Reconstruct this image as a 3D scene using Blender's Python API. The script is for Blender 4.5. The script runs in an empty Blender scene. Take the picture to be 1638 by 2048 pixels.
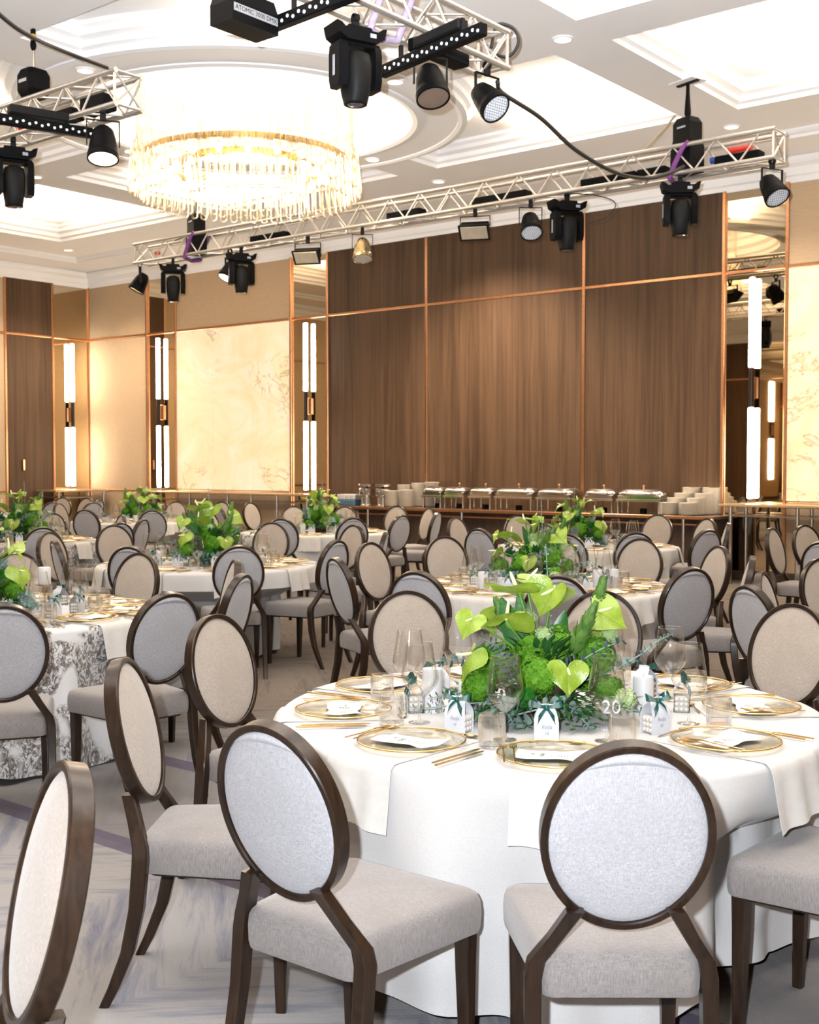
import bpy, bmesh, math, random
from mathutils import Vector, Matrix, Quaternion
from math import sin, cos, pi, radians as R, hypot, atan2, degrees

sc = bpy.context.scene
COL = sc.collection
random.seed(11)

# ------------------------------------------------------------------ camera, world, lights, exposure
cam_d = bpy.data.cameras.new('camera')
cam = bpy.data.objects.new('camera', cam_d)
COL.objects.link(cam)
cam.location = (0, 0, 1.6)
cam.rotation_euler = (R(90 - 2.29), 0, 0)
cam_d.sensor_fit = 'VERTICAL'
cam_d.sensor_height = 36
cam_d.sensor_width = 24
cam_d.lens = 36 * 2400 / 2048
cam_d.clip_start = .05
cam_d.clip_end = 200
cam_d.dof.use_dof = True
cam_d.dof.focus_distance = 4.0
cam_d.dof.aperture_fstop = 9.0
sc.camera = cam

wd = bpy.data.worlds.new('world')
wd.use_nodes = True
sc.world = wd
wd.node_tree.nodes['Background'].inputs[0].default_value = (1, .8, .6, 1)
wd.node_tree.nodes['Background'].inputs[1].default_value = 0.0

sc.view_settings.view_transform = 'Standard'
sc.view_settings.look = 'None'
sc.view_settings.gamma = 1
sc.view_settings.use_curve_mapping = False
sc.view_settings.exposure = 0.5
cy = sc.cycles
cy.max_bounces = 9
cy.diffuse_bounces = 5
cy.glossy_bounces = 4
cy.transmission_bounces = 4
cy.transparent_max_bounces = 32
cy.caustics_reflective = False
cy.caustics_refractive = False
cy.sample_clamp_indirect = 6
cy.sample_clamp_direct = 0
cy.use_denoising = True

WARM = (1, .83, .64)
def lamp(name, kind, loc, power, color, size=.1, size_y=None, rot=None, spot=None, blend=.5):
    d = bpy.data.lights.new(name, kind)
    d.energy = power
    d.color = color
    if kind == 'AREA':
        d.shape = 'RECTANGLE'
        d.size = size
        d.size_y = size_y or size
    else:
        d.shadow_soft_size = size
    if kind == 'SPOT':
        d.spot_size = R(spot)
        d.spot_blend = blend
    o = bpy.data.objects.new(name, d)
    COL.objects.link(o)
    o.location = loc
    if rot: o.rotation_euler = rot
    return o

BEAM_W = 5200
FLASH_W, FLASH_C = 620, (.86, .92, 1.0)
COVE_W, RING_W, DOWN_W = 78, 200, 45
# the photographer's flash, up and to the left of the lens, pointing where the camera points
# (a bare flash head tilted up: the core of its beam goes to the ceiling, its spill lights the near tables)
lamp('camera_flash_spill', 'SPOT', (-.13, -.02, 1.72), FLASH_W, FLASH_C, .022, rot=(R(90 + 1), 0, 0), spot=88, blend=.35)
lamp('camera_flash_beam', 'SPOT', (-.13, -.02, 1.72), BEAM_W, FLASH_C, .022, rot=(R(90 + 40), 0, 0), spot=100, blend=1.0)

# ------------------------------------------------------------------ room frame: x along the wood wall, y into that wall, z up
A = R(51)
UX, UY = sin(A), -cos(A)
C0 = Vector((-6.87, 25.87, 0))
RM = Matrix.Translation(C0) @ Matrix.Rotation(atan2(UY, UX), 4, 'Z')
def rp(s, t, z=0): return RM @ Vector((s, -t, z))
ROOMROT = atan2(UY, UX)

# ------------------------------------------------------------------ geometry helpers
class G:
    def __init__(self): self.v = []; self.f = []
    def add(self, vs, fs, M=None):
        o = len(self.v)
        if M is not None: self.v += [tuple(M @ Vector(p)) for p in vs]
        else: self.v += [tuple(p) for p in vs]
        self.f += [tuple(i + o for i in f) for f in fs]
        return self
    def box(self, c, s, ch=0, M=None):
        hx, hy, hz = s[0]/2, s[1]/2, s[2]/2
        C = Vector(c)
        if ch <= 0:
            vs = [C + Vector((sx*hx, sy*hy, sz*hz)) for sx in (-1, 1) for sy in (-1, 1) for sz in (-1, 1)]
            fs = [(0,1,3,2),(4,6,7,5),(0,4,5,1),(2,3,7,6),(0,2,6,4),(1,5,7,3)]
            return self.add(vs, fs, M)
        vs = []; ix = {}
        for sx in (-1, 1):
            for sy in (-1, 1):
                for sz in (-1, 1):
                    for a in range(3):
                        p = [sx*(hx - (0 if a == 0 else ch)), sy*(hy - (0 if a == 1 else ch)), sz*(hz - (0 if a == 2 else ch))]
                        ix[(sx, sy, sz, a)] = len(vs); vs.append(C + Vector(p))
        fs = []
        def cor(a, sa, i, j):
            k = [0, 0, 0]; o = [x for x in range(3) if x != a]
            k[a] = sa; k[o[0]] = i; k[o[1]] = j
            return tuple(k)
        for a in range(3):
            for sa in (-1, 1):
                fs.append([ix[cor(a, sa, i, j) + (a,)] for i, j in ((-1,-1),(1,-1),(1,1),(-1,1))])
        for a in range(3):
            o = [x for x in range(3) if x != a]
            for i in (-1, 1):
                for j in (-1, 1):
                    p, q = cor(a, -1, i, j), cor(a, 1, i, j)
                    fs.append([ix[p+(o[0],)], ix[q+(o[0],)], ix[q+(o[1],)], ix[p+(o[1],)]])
        for sx in (-1, 1):
            for sy in (-1, 1):
                for sz in (-1, 1): fs.append([ix[(sx, sy, sz, a)] for a in range(3)])
        return self.add(vs, fs, M)
    def loft(self, rings, close_ring=True, close_path=False, cap=True, M=None):
        n = len(rings[0]); vs = [p for r in rings for p in r]; fs = []
        m = len(rings)
        for i in range(m if close_path else m - 1):
            a, b = i*n, ((i+1) % m)*n
            for j in range(n if close_ring else n - 1):
                k = (j+1) % n
                fs.append((a+j, a+k, b+k, b+j))
        if cap and not close_path:
            if cap is True or cap == 'start': fs.append(tuple(range(n))[::-1])
            if cap is True or cap == 'end': fs.append(tuple((m-1)*n + j for j in range(n)))
        return self.add(vs, fs, M)
    def tube(self, pts, r, n=8, closed=False, cap=True, M=None):
        pts = [Vector(p) for p in pts]; m = len(pts)
        rr = r if isinstance(r, (list, tuple)) else [r]*m
        rings = []; prev = None
        for i, p in enumerate(pts):
            if closed: t = pts[(i+1) % m] - pts[i-1]
            else: t = pts[min(i+1, m-1)] - pts[max(i-1, 0)]
            t.normalize()
            if prev is None:
                up = Vector((0, 0, 1)) if abs(t.z) < .9 else Vector((1, 0, 0))
                a = t.cross(up).normalized()
            else:
                a = (prev - t*prev.dot(t)).normalized()
            b = t.cross(a); prev = a
            rings.append([p + (a*cos(2*pi*k/n) + b*sin(2*pi*k/n))*rr[i] for k in range(n)])
        return self.loft(rings, True, closed, cap, M)
    def lathe(self, prof, n=24, M=None, mod=None, cap=False):
        vs = []; fs = []; rings = []
        for (r, z) in prof:
            if abs(r) < 1e-6: rings.append([len(vs)]); vs.append((0, 0, z))
            else:
                ring = []
                for k in range(n):
                    a = 2*pi*k/n; q = r*(mod(a, z) if mod else 1)
                    ring.append(len(vs)); vs.append((q*cos(a), q*sin(a), z))
                rings.append(ring)
        for A_, B_ in zip(rings, rings[1:]):
            if len(A_) == 1 and len(B_) == 1: continue
            for k in range(n):
                l = (k+1) % n
                if len(A_) == 1: fs.append((A_[0], B_[k], B_[l]))
                elif len(B_) == 1: fs.append((A_[k], A_[l], B_[0]))
                else: fs.append((A_[k], A_[l], B_[l], B_[k]))
        return self.add(vs, fs, M)
    def ball(self, c, r, n=12, m=8, M=None):
        rx, ry, rz = r if isinstance(r, (tuple, list)) else (r, r, r)
        prof = [(sin(pi*i/m), -cos(pi*i/m)) for i in range(m+1)]
        T = Matrix.Translation(Vector(c)) @ Matrix.Diagonal((rx, ry, rz, 1))
        return self.lathe([(0 if i in (0, m) else p[0], p[1]) for i, p in enumerate(prof)], n, (M @ T) if M is not None else T)
    def prism(self, outline, z0, z1, M=None):
        n = len(outline)
        return self.loft([[(x, y, z0) for x, y in outline], [(x, y, z1) for x, y in outline]], M=M)
    def sheet(self, fn, nu, nv, M=None):
        vs = [fn(i/nu, j/nv) for i in range(nu+1) for j in range(nv+1)]
        fs = [(i*(nv+1)+j, (i+1)*(nv+1)+j, (i+1)*(nv+1)+j+1, i*(nv+1)+j+1) for i in range(nu) for j in range(nv)]
        return self.add(vs, fs, M)
    def mesh(self, name, mat, smooth=38, recalc=True):
        me = bpy.data.meshes.new(name)
        me.from_pydata(self.v, [], self.f)
        if recalc:
            bm = bmesh.new(); bm.from_mesh(me)
            bmesh.ops.recalc_face_normals(bm, faces=bm.faces)
            bm.to_mesh(me); bm.free()
        if mat: me.materials.append(mat)
        if smooth:
            me.shade_smooth()
            if smooth < 180: me.set_sharp_from_angle(angle=R(smooth))
        return me
    def build(self, name, mat, parent=None, smooth=38, loc=None, rot=None, recalc=True):
        return link(name, self.mesh(name, mat, smooth, recalc), parent, loc, rot)

def link(name, data, parent=None, loc=None, rot=None):
    o = bpy.data.objects.new(name, data)
    COL.objects.link(o)
    if parent: o.parent = parent
    if loc is not None: o.location = loc
    if rot is not None: o.rotation_euler = rot
    return o
def tag(o, label=None, cat=None, group=None, kind=None):
    if label: o['label'] = label
    if cat: o['category'] = cat
    if group: o['group'] = group
    if kind: o['kind'] = kind
    return o
def thing(name, label, cat, loc=(0, 0, 0), rz=0, group=None):
    o = link(name, None, None, loc, (0, 0, rz))
    o.empty_display_size = .1
    return tag(o, label, cat, group)
def dup(root, loc, rz=0, label=None, group=None, scale=None):
    r = root.copy(); COL.objects.link(r)
    r.location = loc; r.rotation_euler = (0, 0, rz) if not isinstance(rz, tuple) else rz
    if label: r['label'] = label
    if group: r['group'] = group
    if scale: r.scale = (scale,)*3
    for ch in list(root.children):
        c = ch.copy(); COL.objects.link(c); c.parent = r
        for g in list(ch.children):
            d = g.copy(); COL.objects.link(d); d.parent = c
    return r
class Proto:                                   # the first placing moves the original, later ones copy it
    def __init__(self, root): self.root = root; self.used = False
    def put(self, loc, rz=0, label=None, group=None, scale=None):
        if self.used: return dup(self.root, loc, rz, label, group, scale)
        self.used = True; r = self.root
        r.location = loc; r.rotation_euler = (0, 0, rz) if not isinstance(rz, tuple) else rz
        if label: r['label'] = label
        if group: r['group'] = group
        if scale: r.scale = (scale,)*3
        return r
TXT = {}
def text(name, body, size, mat, parent=None, M=None, shear=0, ext=.0003, align='CENTER'):
    """lettering as a real mesh, one mesh per wording and size"""
    key = (body, size, mat.name, shear, ext)
    if key not in TXT:
        c = bpy.data.curves.new(name, 'FONT')
        c.body = body; c.size = size; c.shear = shear; c.extrude = ext
        c.align_x = align; c.align_y = 'CENTER'; c.resolution_u = 3
        t = bpy.data.objects.new(name, c); COL.objects.link(t)
        me = bpy.data.meshes.new_from_object(t.evaluated_get(bpy.context.evaluated_depsgraph_get()))
        me.name = name; me.materials.clear(); me.materials.append(mat)
        bpy.data.objects.remove(t); bpy.data.curves.remove(c); TXT[key] = me
    o = link(name, TXT[key], parent)
    if M is not None: o.matrix_local = M
    return o

# ------------------------------------------------------------------ material helpers
class NT:
    def __init__(self, name):
        self.m = bpy.data.materials.new(name); self.m.use_nodes = True
        self.t = self.m.node_tree; self.t.nodes.clear()
        self.out = self.t.nodes.new('ShaderNodeOutputMaterial')
    def n(self, typ, props=None, **ins):
        nd = self.t.nodes.new('ShaderNode' + typ)
        for k, v in (props or {}).items(): setattr(nd, k, v)
        for k, v in ins.items():
            key = int(k[1:]) if k[0] == 'i' and k[1:].isdigit() else k.replace('_', ' ')
            s = nd.inputs[key]
            if isinstance(v, bpy.types.NodeSocket): self.t.links.new(v, s)
            else: s.default_value = v
        return nd
    def coord(self, which='Object', scale=(1, 1, 1), rot=(0, 0, 0)):
        tc = self.n('TexCoord')
        return self.n('Mapping', Vector=tc.outputs[which], Scale=scale, Rotation=rot).outputs[0]
    def noise(self, vec, scale=5, detail=3, rough=.5, dist=0):
        return self.n('TexNoise', Vector=vec, Scale=scale, Detail=detail, Roughness=rough, Distortion=dist).outputs[0]
    def ramp(self, fac, stops, interp='LINEAR'):
        r = self.n('ValToRGB', Fac=fac); cr = r.color_ramp; cr.interpolation = interp
        while len(cr.elements) < len(stops): cr.elements.new(.5)
        for e, (p, c) in zip(cr.elements, stops):
            e.position = p; e.color = tuple(c) + ((1,) if len(c) == 3 else ())
        return r.outputs[0]
    def math(self, op, a, b=0.0, c=None):
        nd = self.n('Math', {'operation': op}, i0=a, i1=b)
        if c is not None:
            if isinstance(c, bpy.types.NodeSocket): self.t.links.new(c, nd.inputs[2])
            else: nd.inputs[2].default_value = c
        return nd.outputs[0]
    def mix(self, fac, a, b, mode='MIX'):
        nd = self.n('Mix', {'data_type': 'RGBA', 'blend_type': mode})
        for s, v in ((nd.inputs[0], fac), (nd.inputs[6], a), (nd.inputs[7], b)):
            if isinstance(v, bpy.types.NodeSocket): self.t.links.new(v, s)
            else: s.default_value = v if isinstance(v, float) or isinstance(v, int) else (tuple(v) + ((1,) if len(v) == 3 else ()))
        return nd.outputs[2]
    def bump(self, h, strength=.3, dist=.01):
        return self.n('Bump', Height=h, Strength=strength, Distance=dist).outputs[0]
    def bsdf(self, color, rough=.5, metal=0., normal=None, spec=.5, sheen=0., emis=None, emis_s=0., coat=0.):
        b = self.n('BsdfPrincipled')
        def S(k, v):
            s = b.inputs[k]
            if isinstance(v, bpy.types.NodeSocket): self.t.links.new(v, s)
            elif k in ('Base Color', 'Emission Color') and len(v) == 3: s.default_value = tuple(v) + (1,)
            else: s.default_value = v
        S('Base Color', color); S('Roughness', rough); S('Metallic', metal); S('Specular IOR Level', spec)
        if normal is not None: S('Normal', normal)
        if sheen: S('Sheen Weight', sheen); S('Sheen Roughness', .5)
        if coat: S('Coat Weight', coat); S('Coat Roughness', .12)
        if emis is not None: S('Emission Color', emis); S('Emission Strength', emis_s)
        return b.outputs[0]
    def done(self, shader):
        self.t.links.new(shader, self.out.inputs[0]); return self.m

def simple(name, color, rough=.5, metal=0., vary=.08, scale=12, bump=0., spec=.5, coat=0., bscale=None):
    k = NT(name); v = k.coord()
    nz = k.noise(v, scale, 3)
    lo = [c*(1-vary) for c in color]; hi = [min(1, c*(1+vary)) for c in color]
    col = k.ramp(nz, [(.3, lo), (.7, hi)])
    nrm = k.bump(k.noise(v, bscale or scale*6, 2), bump, .002) if bump else None
    return k.done(k.bsdf(col, rough, metal, nrm, spec, coat=coat))
def glass(name, tint=(1, 1, 1), edge=.75, base=.05, rough=.02, power=2.5, gloss=(1, 1, 1), rim=(.30, .28, .26)):
    k = NT(name)
    lw = k.n('LayerWeight', Blend=.4)
    f = k.math('MULTIPLY_ADD', k.math('POWER', lw.outputs['Facing'], power), edge, base)
    col = k.mix(k.math('POWER', lw.outputs['Facing'], 1.6), tint, rim)
    tr = k.n('BsdfTransparent', Color=col)
    gl = k.n('BsdfGlossy', Color=gloss + (1,), Roughness=rough)
    return k.done(k.n('MixShader', Fac=f, i1=tr.outputs[0], i2=gl.outputs[0]).outputs[0])
def emit(name, color, strength):
    k = NT(name)
    return k.done(k.n('Emission', Color=tuple(color) + (1,), Strength=strength).outputs[0])
def wood(name, dark, light, scale=(1, 1, .05), freq=40, rough=.4, bump=.15, coat=0., spec=.4):
    k = NT(name); v = k.coord(scale=scale)
    a = k.noise(v, freq, 5, .65, .6); b = k.noise(v, freq*.18, 2)
    m = k.math('MULTIPLY_ADD', a, .65, k.math('MULTIPLY', b, .45))
    col = k.ramp(m, [(.36, dark), (.72, light)])
    return k.done(k.bsdf(col, rough, 0, k.bump(a, bump, .002), spec, coat=coat))
# ------------------------------------------------------------------ materials
def make_fabric(name, lo, hi, patch):
    k = NT(name); v = k.coord()
    a = k.noise(k.coord(scale=(1, 1, .10)), 520, 2); b = k.noise(k.coord(scale=(.14, 1, 1)), 420, 2)
    w = k.math('MULTIPLY_ADD', a, .65, k.math('MULTIPLY', b, .35))
    big = k.noise(v, 6, 4, .6)
    col = k.ramp(w, [(.36, lo), (.64, hi)])
    col = k.mix(k.n('MapRange', Value=big, i1=.4, i2=.65, i3=0.0, i4=.45).outputs[0], col, patch)
    return k.done(k.bsdf(col, .85, 0, k.bump(w, .25, .0015), .2, sheen=.2))
def make_carpet():
    k = NT('patterned_carpet'); tc = k.n('TexCoord')
    xyz = k.n('SeparateXYZ', Vector=tc.outputs['Object'])
    s, y = xyz.outputs[0], xyz.outputs[1]
    t = k.math('MULTIPLY', y, -1.0)
    tri = k.math('ABSOLUTE', k.math('SUBTRACT', k.math('FRACT', k.math('DIVIDE', s, 1.5)), .5))   # 0..0.5 zigzag
    a = k.math('MULTIPLY_ADD', tri, 1.35, t)
    vec = k.n('CombineXYZ', X=k.math('MULTIPLY', a, 7.5), Y=k.math('MULTIPLY', s, 1.3), Z=0.0).outputs[0]
    st = k.noise(vec, 1.2, 5, .72, .35)
    fine = k.noise(tc.outputs['Object'], 160, 2)
    mid = k.noise(tc.outputs['Object'], 2.2, 3)
    zone = k.noise(tc.outputs['Object'], .45, 1)
    base = k.ramp(st, [(.30, (.105, .115, .17)), (.42, (.19, .19, .22)), (.52, (.275, .265, .265)), (.66, (.295, .28, .27)), (.80, (.19, .18, .20))])
    warm = k.ramp(st, [(.34, (.065, .047, .034)), (.5, (.145, .112, .086)), (.66, (.105, .08, .06))])
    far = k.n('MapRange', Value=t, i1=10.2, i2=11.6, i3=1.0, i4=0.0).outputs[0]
    base = k.mix(k.math('MULTIPLY', far, 1.0), base, warm)  # cool near, brown far: flash and warm room light put into the colour
    base = k.mix(k.math('MULTIPLY', mid, .25), base, (.21, .20, .20))
    # plain strip between two purple bands
    d1 = k.math('ABSOLUTE', k.math('SUBTRACT', t, 11.62)); d2 = k.math('ABSOLUTE', k.math('SUBTRACT', t, 12.66))
    plain = k.math('MULTIPLY', k.math('GREATER_THAN', t, 11.62), k.math('LESS_THAN', t, 12.66))
    base = k.mix(k.math('MULTIPLY', plain, .8), base, (.155, .145, .14))
    wob = k.math('MULTIPLY_ADD', fine, .02, .055)
    band = k.math('MAXIMUM', k.math('LESS_THAN', d1, wob), k.math('LESS_THAN', d2, wob))
    base = k.mix(k.math('MULTIPLY', band, .8), base, (.062, .046, .085))
    col = k.mix(k.math('MULTIPLY', fine, .3), base, (.16, .155, .155))
    return k.done(k.bsdf(col, .95, 0, k.bump(fine, .5, .004), .1))
def make_cloth(toile=False):
    k = NT('toile_cloth' if toile else 'white_cloth'); v = k.coord()
    wv = k.noise(v, 300, 2)
    if not toile:
        col = k.ramp(wv, [(.3, (.43, .42, .41)), (.7, (.485, .475, .465))])
    else:
        big = k.noise(v, 4.5, 2, .5, .4)
        leaf = k.noise(k.coord(scale=(1, 1, .6)), 22, 4, .7, 2.2)
        vor = k.n('TexVoronoi', {'feature': 'DISTANCE_TO_EDGE'}, Vector=k.n('Mapping', Vector=k.mix(.25, v, k.n('TexNoise', Vector=v, Scale=8.0).outputs[1])).outputs[0], Scale=26.0).outputs[0]
        ink = k.ramp(leaf, [(.47, (0, 0, 0)), (.53, (1, 1, 1))])
        mask = k.ramp(big, [(.41, (0, 0, 0)), (.47, (1, 1, 1))])
        twig = k.math('LESS_THAN', vor, .035)
        m = k.math('MULTIPLY', k.n('RGBToBW', Color=mask).outputs[0], k.math('MAXIMUM', k.n('RGBToBW', Color=ink).outputs[0], twig))
        tone = k.ramp(k.noise(v, 60, 3), [(.3, (.055, .046, .04)), (.7, (.23, .205, .185))])
        col = k.mix(m, (.50, .50, .50), tone)
    return k.done(k.bsdf(col, .9, 0, k.bump(wv, .1, .001), .15, sheen=.1))
def make_onyx():
    k = NT('backlit_onyx'); v = k.coord()
    w = k.n('TexNoise', Vector=v, Scale=.8, Detail=5.0, Roughness=.6, Distortion=2.5)
    n1 = k.noise(v, 1.1, 5, .6, 1.6); n2 = k.noise(v, .55, 2)
    ridge = k.math('ABSOLUTE', k.math('SUBTRACT', n1, .5))
    vein = k.ramp(ridge, [(0, (1, 1, 1)), (.008, (.5, .5, .5)), (.022, (0, 0, 0))])
    brk = k.ramp(n2, [(.50, (0, 0, 0)), (.60, (1, 1, 1))])
    vm = k.math('MULTIPLY', k.n('RGBToBW', Color=vein).outputs[0], k.math('MULTIPLY', k.n('RGBToBW', Color=brk).outputs[0], .75))
    cloud = k.ramp(w.outputs[0], [(.3, (.92, .74, .42)), (.5, (1, .84, .55)), (.7, (1, .92, .72))])
    col = k.mix(vm, cloud, (.42, .20, .06))
    return k.done(k.bsdf(k.mix(.6, col, (.28, .24, .16)), .25, 0, None, .3, emis=col, emis_s=.38))
def make_wall_fabric():
    k = NT('beige_wall_covering'); v = k.coord()
    a = k.noise(k.coord(scale=(1, 1, 14)), 9, 3); col = k.ramp(a, [(.3, (.50, .36, .225)), (.7, (.57, .415, .265))])
    return k.done(k.bsdf(col, .75, 0, k.bump(a, .1, .002), .25))
M_FAB = make_fabric('chair_front_velvet', (.27, .23, .195), (.40, .345, .295), (.28, .235, .19))
M_FABB = make_fabric('chair_back_linen', (.265, .26, .27), (.42, .418, .435), (.295, .29, .297))
M_SEAT = make_fabric('chair_seat_linen', (.145, .13, .122), (.245, .226, .218), (.155, .138, .128))  # darker than the back linen: weak light from above put into the colour
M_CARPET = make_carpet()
M_CLOTH = make_cloth()
M_TOILE = make_cloth(True)
M_NAP = simple('napkin_linen', (.455, .44, .415), .92, vary=.04, scale=40, bump=.1)
M_ONYX = make_onyx()
M_WALLFAB = make_wall_fabric()
M_CHAIRWOOD = wood('dark_walnut_frame', (.005, .0027, .0017), (.032, .0175, .010), (1, 1, .10), 60, .30, .12, coat=.08, spec=.3)
M_WALLWOOD = wood('brown_wood_veneer', (.050, .027, .0145), (.128, .074, .041), (1, 1, .03), 16, .5, .1, spec=.22)
M_DARKWOOD = wood('dark_wood_base', (.035, .02, .014), (.075, .045, .03), (1, 1, .05), 16, .5)
M_COPPER = simple('brushed_copper', (.58, .30, .16), .28, 1., .1, 30)
M_MIRROR = simple('bronze_mirror', (.60, .49, .34), .015, 1., .01, 1)
M_PLASTER = simple('white_ceiling_paint', (.93, .92, .91), .8, 0, .01, 2)
M_GOLD = simple('gold_rim', (.80, .52, .20), .18, 1., .05, 20)
M_GOLDCUT = simple('gold_cutlery', (.60, .40, .16), .22, 1., .08, 30)
M_CHROME = simple('chrome', (.80, .78, .75), .08, 1., .03, 10)
M_STEEL = simple('brushed_steel_post', (.50, .45, .40), .3, 1., .08, 20)
M_ALU = simple('aluminium_truss', (.60, .57, .53), .38, .8, .08, 30)
M_BLACK = simple('black_housing', (.004, .004, .0045), .5, 0, .15, 20, bump=.05, spec=.06)
M_BLACK2 = simple('black_plastic_matt', (.005, .005, .005), .6, 0, .15, 20, spec=.2)
M_LENS = simple('dark_lens', (.05, .055, .07), .05, 0, .1, 5, spec=.9, coat=.6)
M_LEDFACE = simple('grey_led_face', (.34, .36, .40), .3, 0, .15, 30)
M_DOT = simple('clear_led_lens', (.8, .82, .85), .15, 0, .05, 20)
M_CERAMIC = simple('white_porcelain', (.86, .81, .73), .25, 0, .03, 10)
M_WHITEBOX = simple('white_card', (.50, .51, .535), .7, 0, .02, 30)
M_WAX = simple('white_wax', (.52, .515, .52), .5, 0, .03, 20)
M_BUBBLE = simple('cream_wax', (.50, .47, .43), .55, 0, .03, 20)
M_RIBBON = simple('dark_green_satin', (.006, .06, .05), .28, 0, .3, 30, spec=.6)
M_PAPER = simple('cream_paper', (.53, .52, .49), .8, 0, .02, 30)
M_INK = simple('grey_green_ink', (.16, .21, .19), .8, 0, .05, 20)
M_INK2 = simple('blue_grey_ink', (.24, .27, .34), .8, 0, .05, 20)
M_WICK = simple('wick', (.35, .33, .3), .8)
M_ACRYL = simple('white_acrylic', (.60, .62, .65), .3, 0, .02, 10)
M_GLASS = glass('thin_clear_glass', (.992, .99, .985), .9, .05, .012, 2.8, rim=(.62, .59, .55))
M_TUMBLER = glass('ribbed_glass', (.99, .988, .98), .85, .10, .015, 1.6, rim=(.86, .84, .80))
M_PLATEGLASS = glass('charger_glass', (.97, .965, .94), .40, .04, .04, 2.6, rim=(.86, .83, .75))
M_RODGLASS = glass('crystal_rod_glass', (.97, .95, .91), .75, .12, .06, 1.2, (1, .97, .9), rim=(.80, .72, .58))
M_TUBE = emit('led_tube', (1, .87, .70), 32)
M_BULB = emit('warm_bulb', (1, .82, .56), 9)
M_DISC = emit('downlight_lamp', (1, .84, .60), 3)
M_PARLIT = emit('lit_par_lamp', (1, .80, .48), 4)
M_PURPLE = simple('purple_sling', (.19, .05, .22), .8, 0, .2, 30)
M_LILAC = simple('lilac_sling', (.42, .34, .46), .8, 0, .2, 30)
M_RED = simple('red_plastic', (.55, .03, .02), .45)
M_BLUE = simple('blue_plastic', (.02, .06, .30), .45)
M_YELLOW = simple('yellow_hook', (.65, .36, .03), .45)
M_CABLE = simple('black_rubber_cable', (.012, .011, .010), .55)
M_BRASS = simple('polished_can', (.42, .32, .17), .22, 1., .15, 12)
# plants
def leafmat(name, c1, c2, rough=.45, spec=.4, vein=True, scale=9, trans=.18):
    k = NT(name); v = k.coord()
    n = k.noise(v, scale, 4)
    oi = k.n('ObjectInfo').outputs['Random']
    col = k.ramp(k.math('MULTIPLY_ADD', oi, .22, k.math('SUBTRACT', n, .11)), [(.3, c1), (.7, c2)])
    nb = k.bump(k.noise(v, scale*5, 3), .35, .004) if vein else None
    b = k.bsdf(col, rough, 0, nb, spec)
    tl = k.n('BsdfTranslucent', Color=col)
    return k.done(k.n('MixShader', Fac=trans, i1=b, i2=tl.outputs[0]).outputs[0])
M_ANTH = leafmat('lime_anthurium', (.19, .31, .022), (.30, .415, .055), .25, .5, scale=2.2)
M_SPADIX = simple('cream_spadix', (.68, .70, .38), .5)
M_STEM = simple('green_stem', (.12, .26, .04), .5)
M_HYD = leafmat('bright_green_hydrangea', (.05, .18, .006), (.14, .33, .025), .7, .2, False, 6)
M_SNOW = leafmat('pale_green_viburnum', (.30, .45, .17), (.50, .60, .34), .7, .2, False, 6)
M_POM = leafmat('deep_green_pompom', (.012, .12, .008), (.04, .22, .02), .6, .2, False, 4)
M_RUSCUS = leafmat('dark_green_ruscus', (.015, .075, .018), (.05, .17, .04), .38, .5, False, 12)
M_EUC = leafmat('grey_green_eucalyptus', (.13, .22, .20), (.30, .41, .37), .6, .3, False, 20)
M_EUCD = leafmat('slate_green_eucalyptus', (.06, .11, .10), (.16, .23, .21), .6, .3, False, 20)
M_BIGLEAF = leafmat('dark_leaf_blade', (.02, .11, .02), (.06, .20, .05), .35, .5, True, 9)
M_PROT = leafmat('leucadendron_bract', (.05, .14, .02), (.15, .28, .06), .45, .35, True, 25)
# ------------------------------------------------------------------ setting: floor, ceiling, walls (local: x = s, y = -t)
SM, TM = 26.0, 20.0
def struct(o):
    o['kind'] = 'structure'; o.matrix_world = RM; return o
g = G(); g.box((SM/2, -TM/2, -.05), (SM, TM, .1))
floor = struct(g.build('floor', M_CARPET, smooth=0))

def inset(poly, d):
    n = len(poly); out = []
    area = sum(poly[i-1][0]*poly[i][1] - poly[i][0]*poly[i-1][1] for i in range(n))
    sg = 1 if area > 0 else -1
    for i in range(n):
        p0, p, p1 = Vector(poly[i-1]), Vector(poly[i]), Vector(poly[(i+1) % n])
        a, b = (p-p0).normalized(), (p1-p).normalized()
        na, nb = Vector((-a.y, a.x))*sg, Vector((-b.y, b.x))*sg
        m = (na+nb)
        m = m / max(.3, m.dot(na)) if m.length > 1e-4 else na
        out.append(tuple(p + m*d))
    return out
RC = (10.85, 5.6)                                   # centre of the round dome (s, t)
bays = [(2.3, 6.0), (6.7, 10.5), (11.2, 15.0), (15.65, 19.3), (19.95, 23.6)]
rows = [(2.3, 5.27), (5.93, 8.95), (9.9, 12.9), (13.6, 16.6)]
coffers = []
for bi, (s0, s1) in enumerate(bays):
    for ri, (t0, t1) in enumerate(rows):
        if bi in (1, 2) and ri in (0, 1):
            sx = -1 if bi == 1 else 1; sy = -1 if ri == 0 else 1
            ox, oy = (s0 if sx < 0 else s1), (t0 if sy < 0 else t1)
            r, hx, hy = 2.66, .35, .33
            a0, a1 = math.acos(hx/r), math.asin(hy/r)
            P = [(RC[0]+sx*hx, oy), (ox, oy), (ox, RC[1]+sy*hy)]
            for i in range(17):
                a = a1 + (a0-a1)*i/16
                P.append((RC[0]+sx*r*cos(a), RC[1]+sy*r*sin(a)))
            coffers.append(P)
        else: coffers.append([(s0, t0), (s1, t0), (s1, t1), (s0, t1)])
ZS = 5.75
bm = bmesh.new()
def loop(pts):
    vs = [bm.verts.new((x, -y, ZS)) for x, y in pts]
    for i in range(len(vs)): bm.edges.new((vs[i-1], vs[i]))
PO = 1.12
loop([(PO, PO), (SM-PO, PO), (SM-PO, TM-PO), (PO, TM-PO)])
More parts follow.
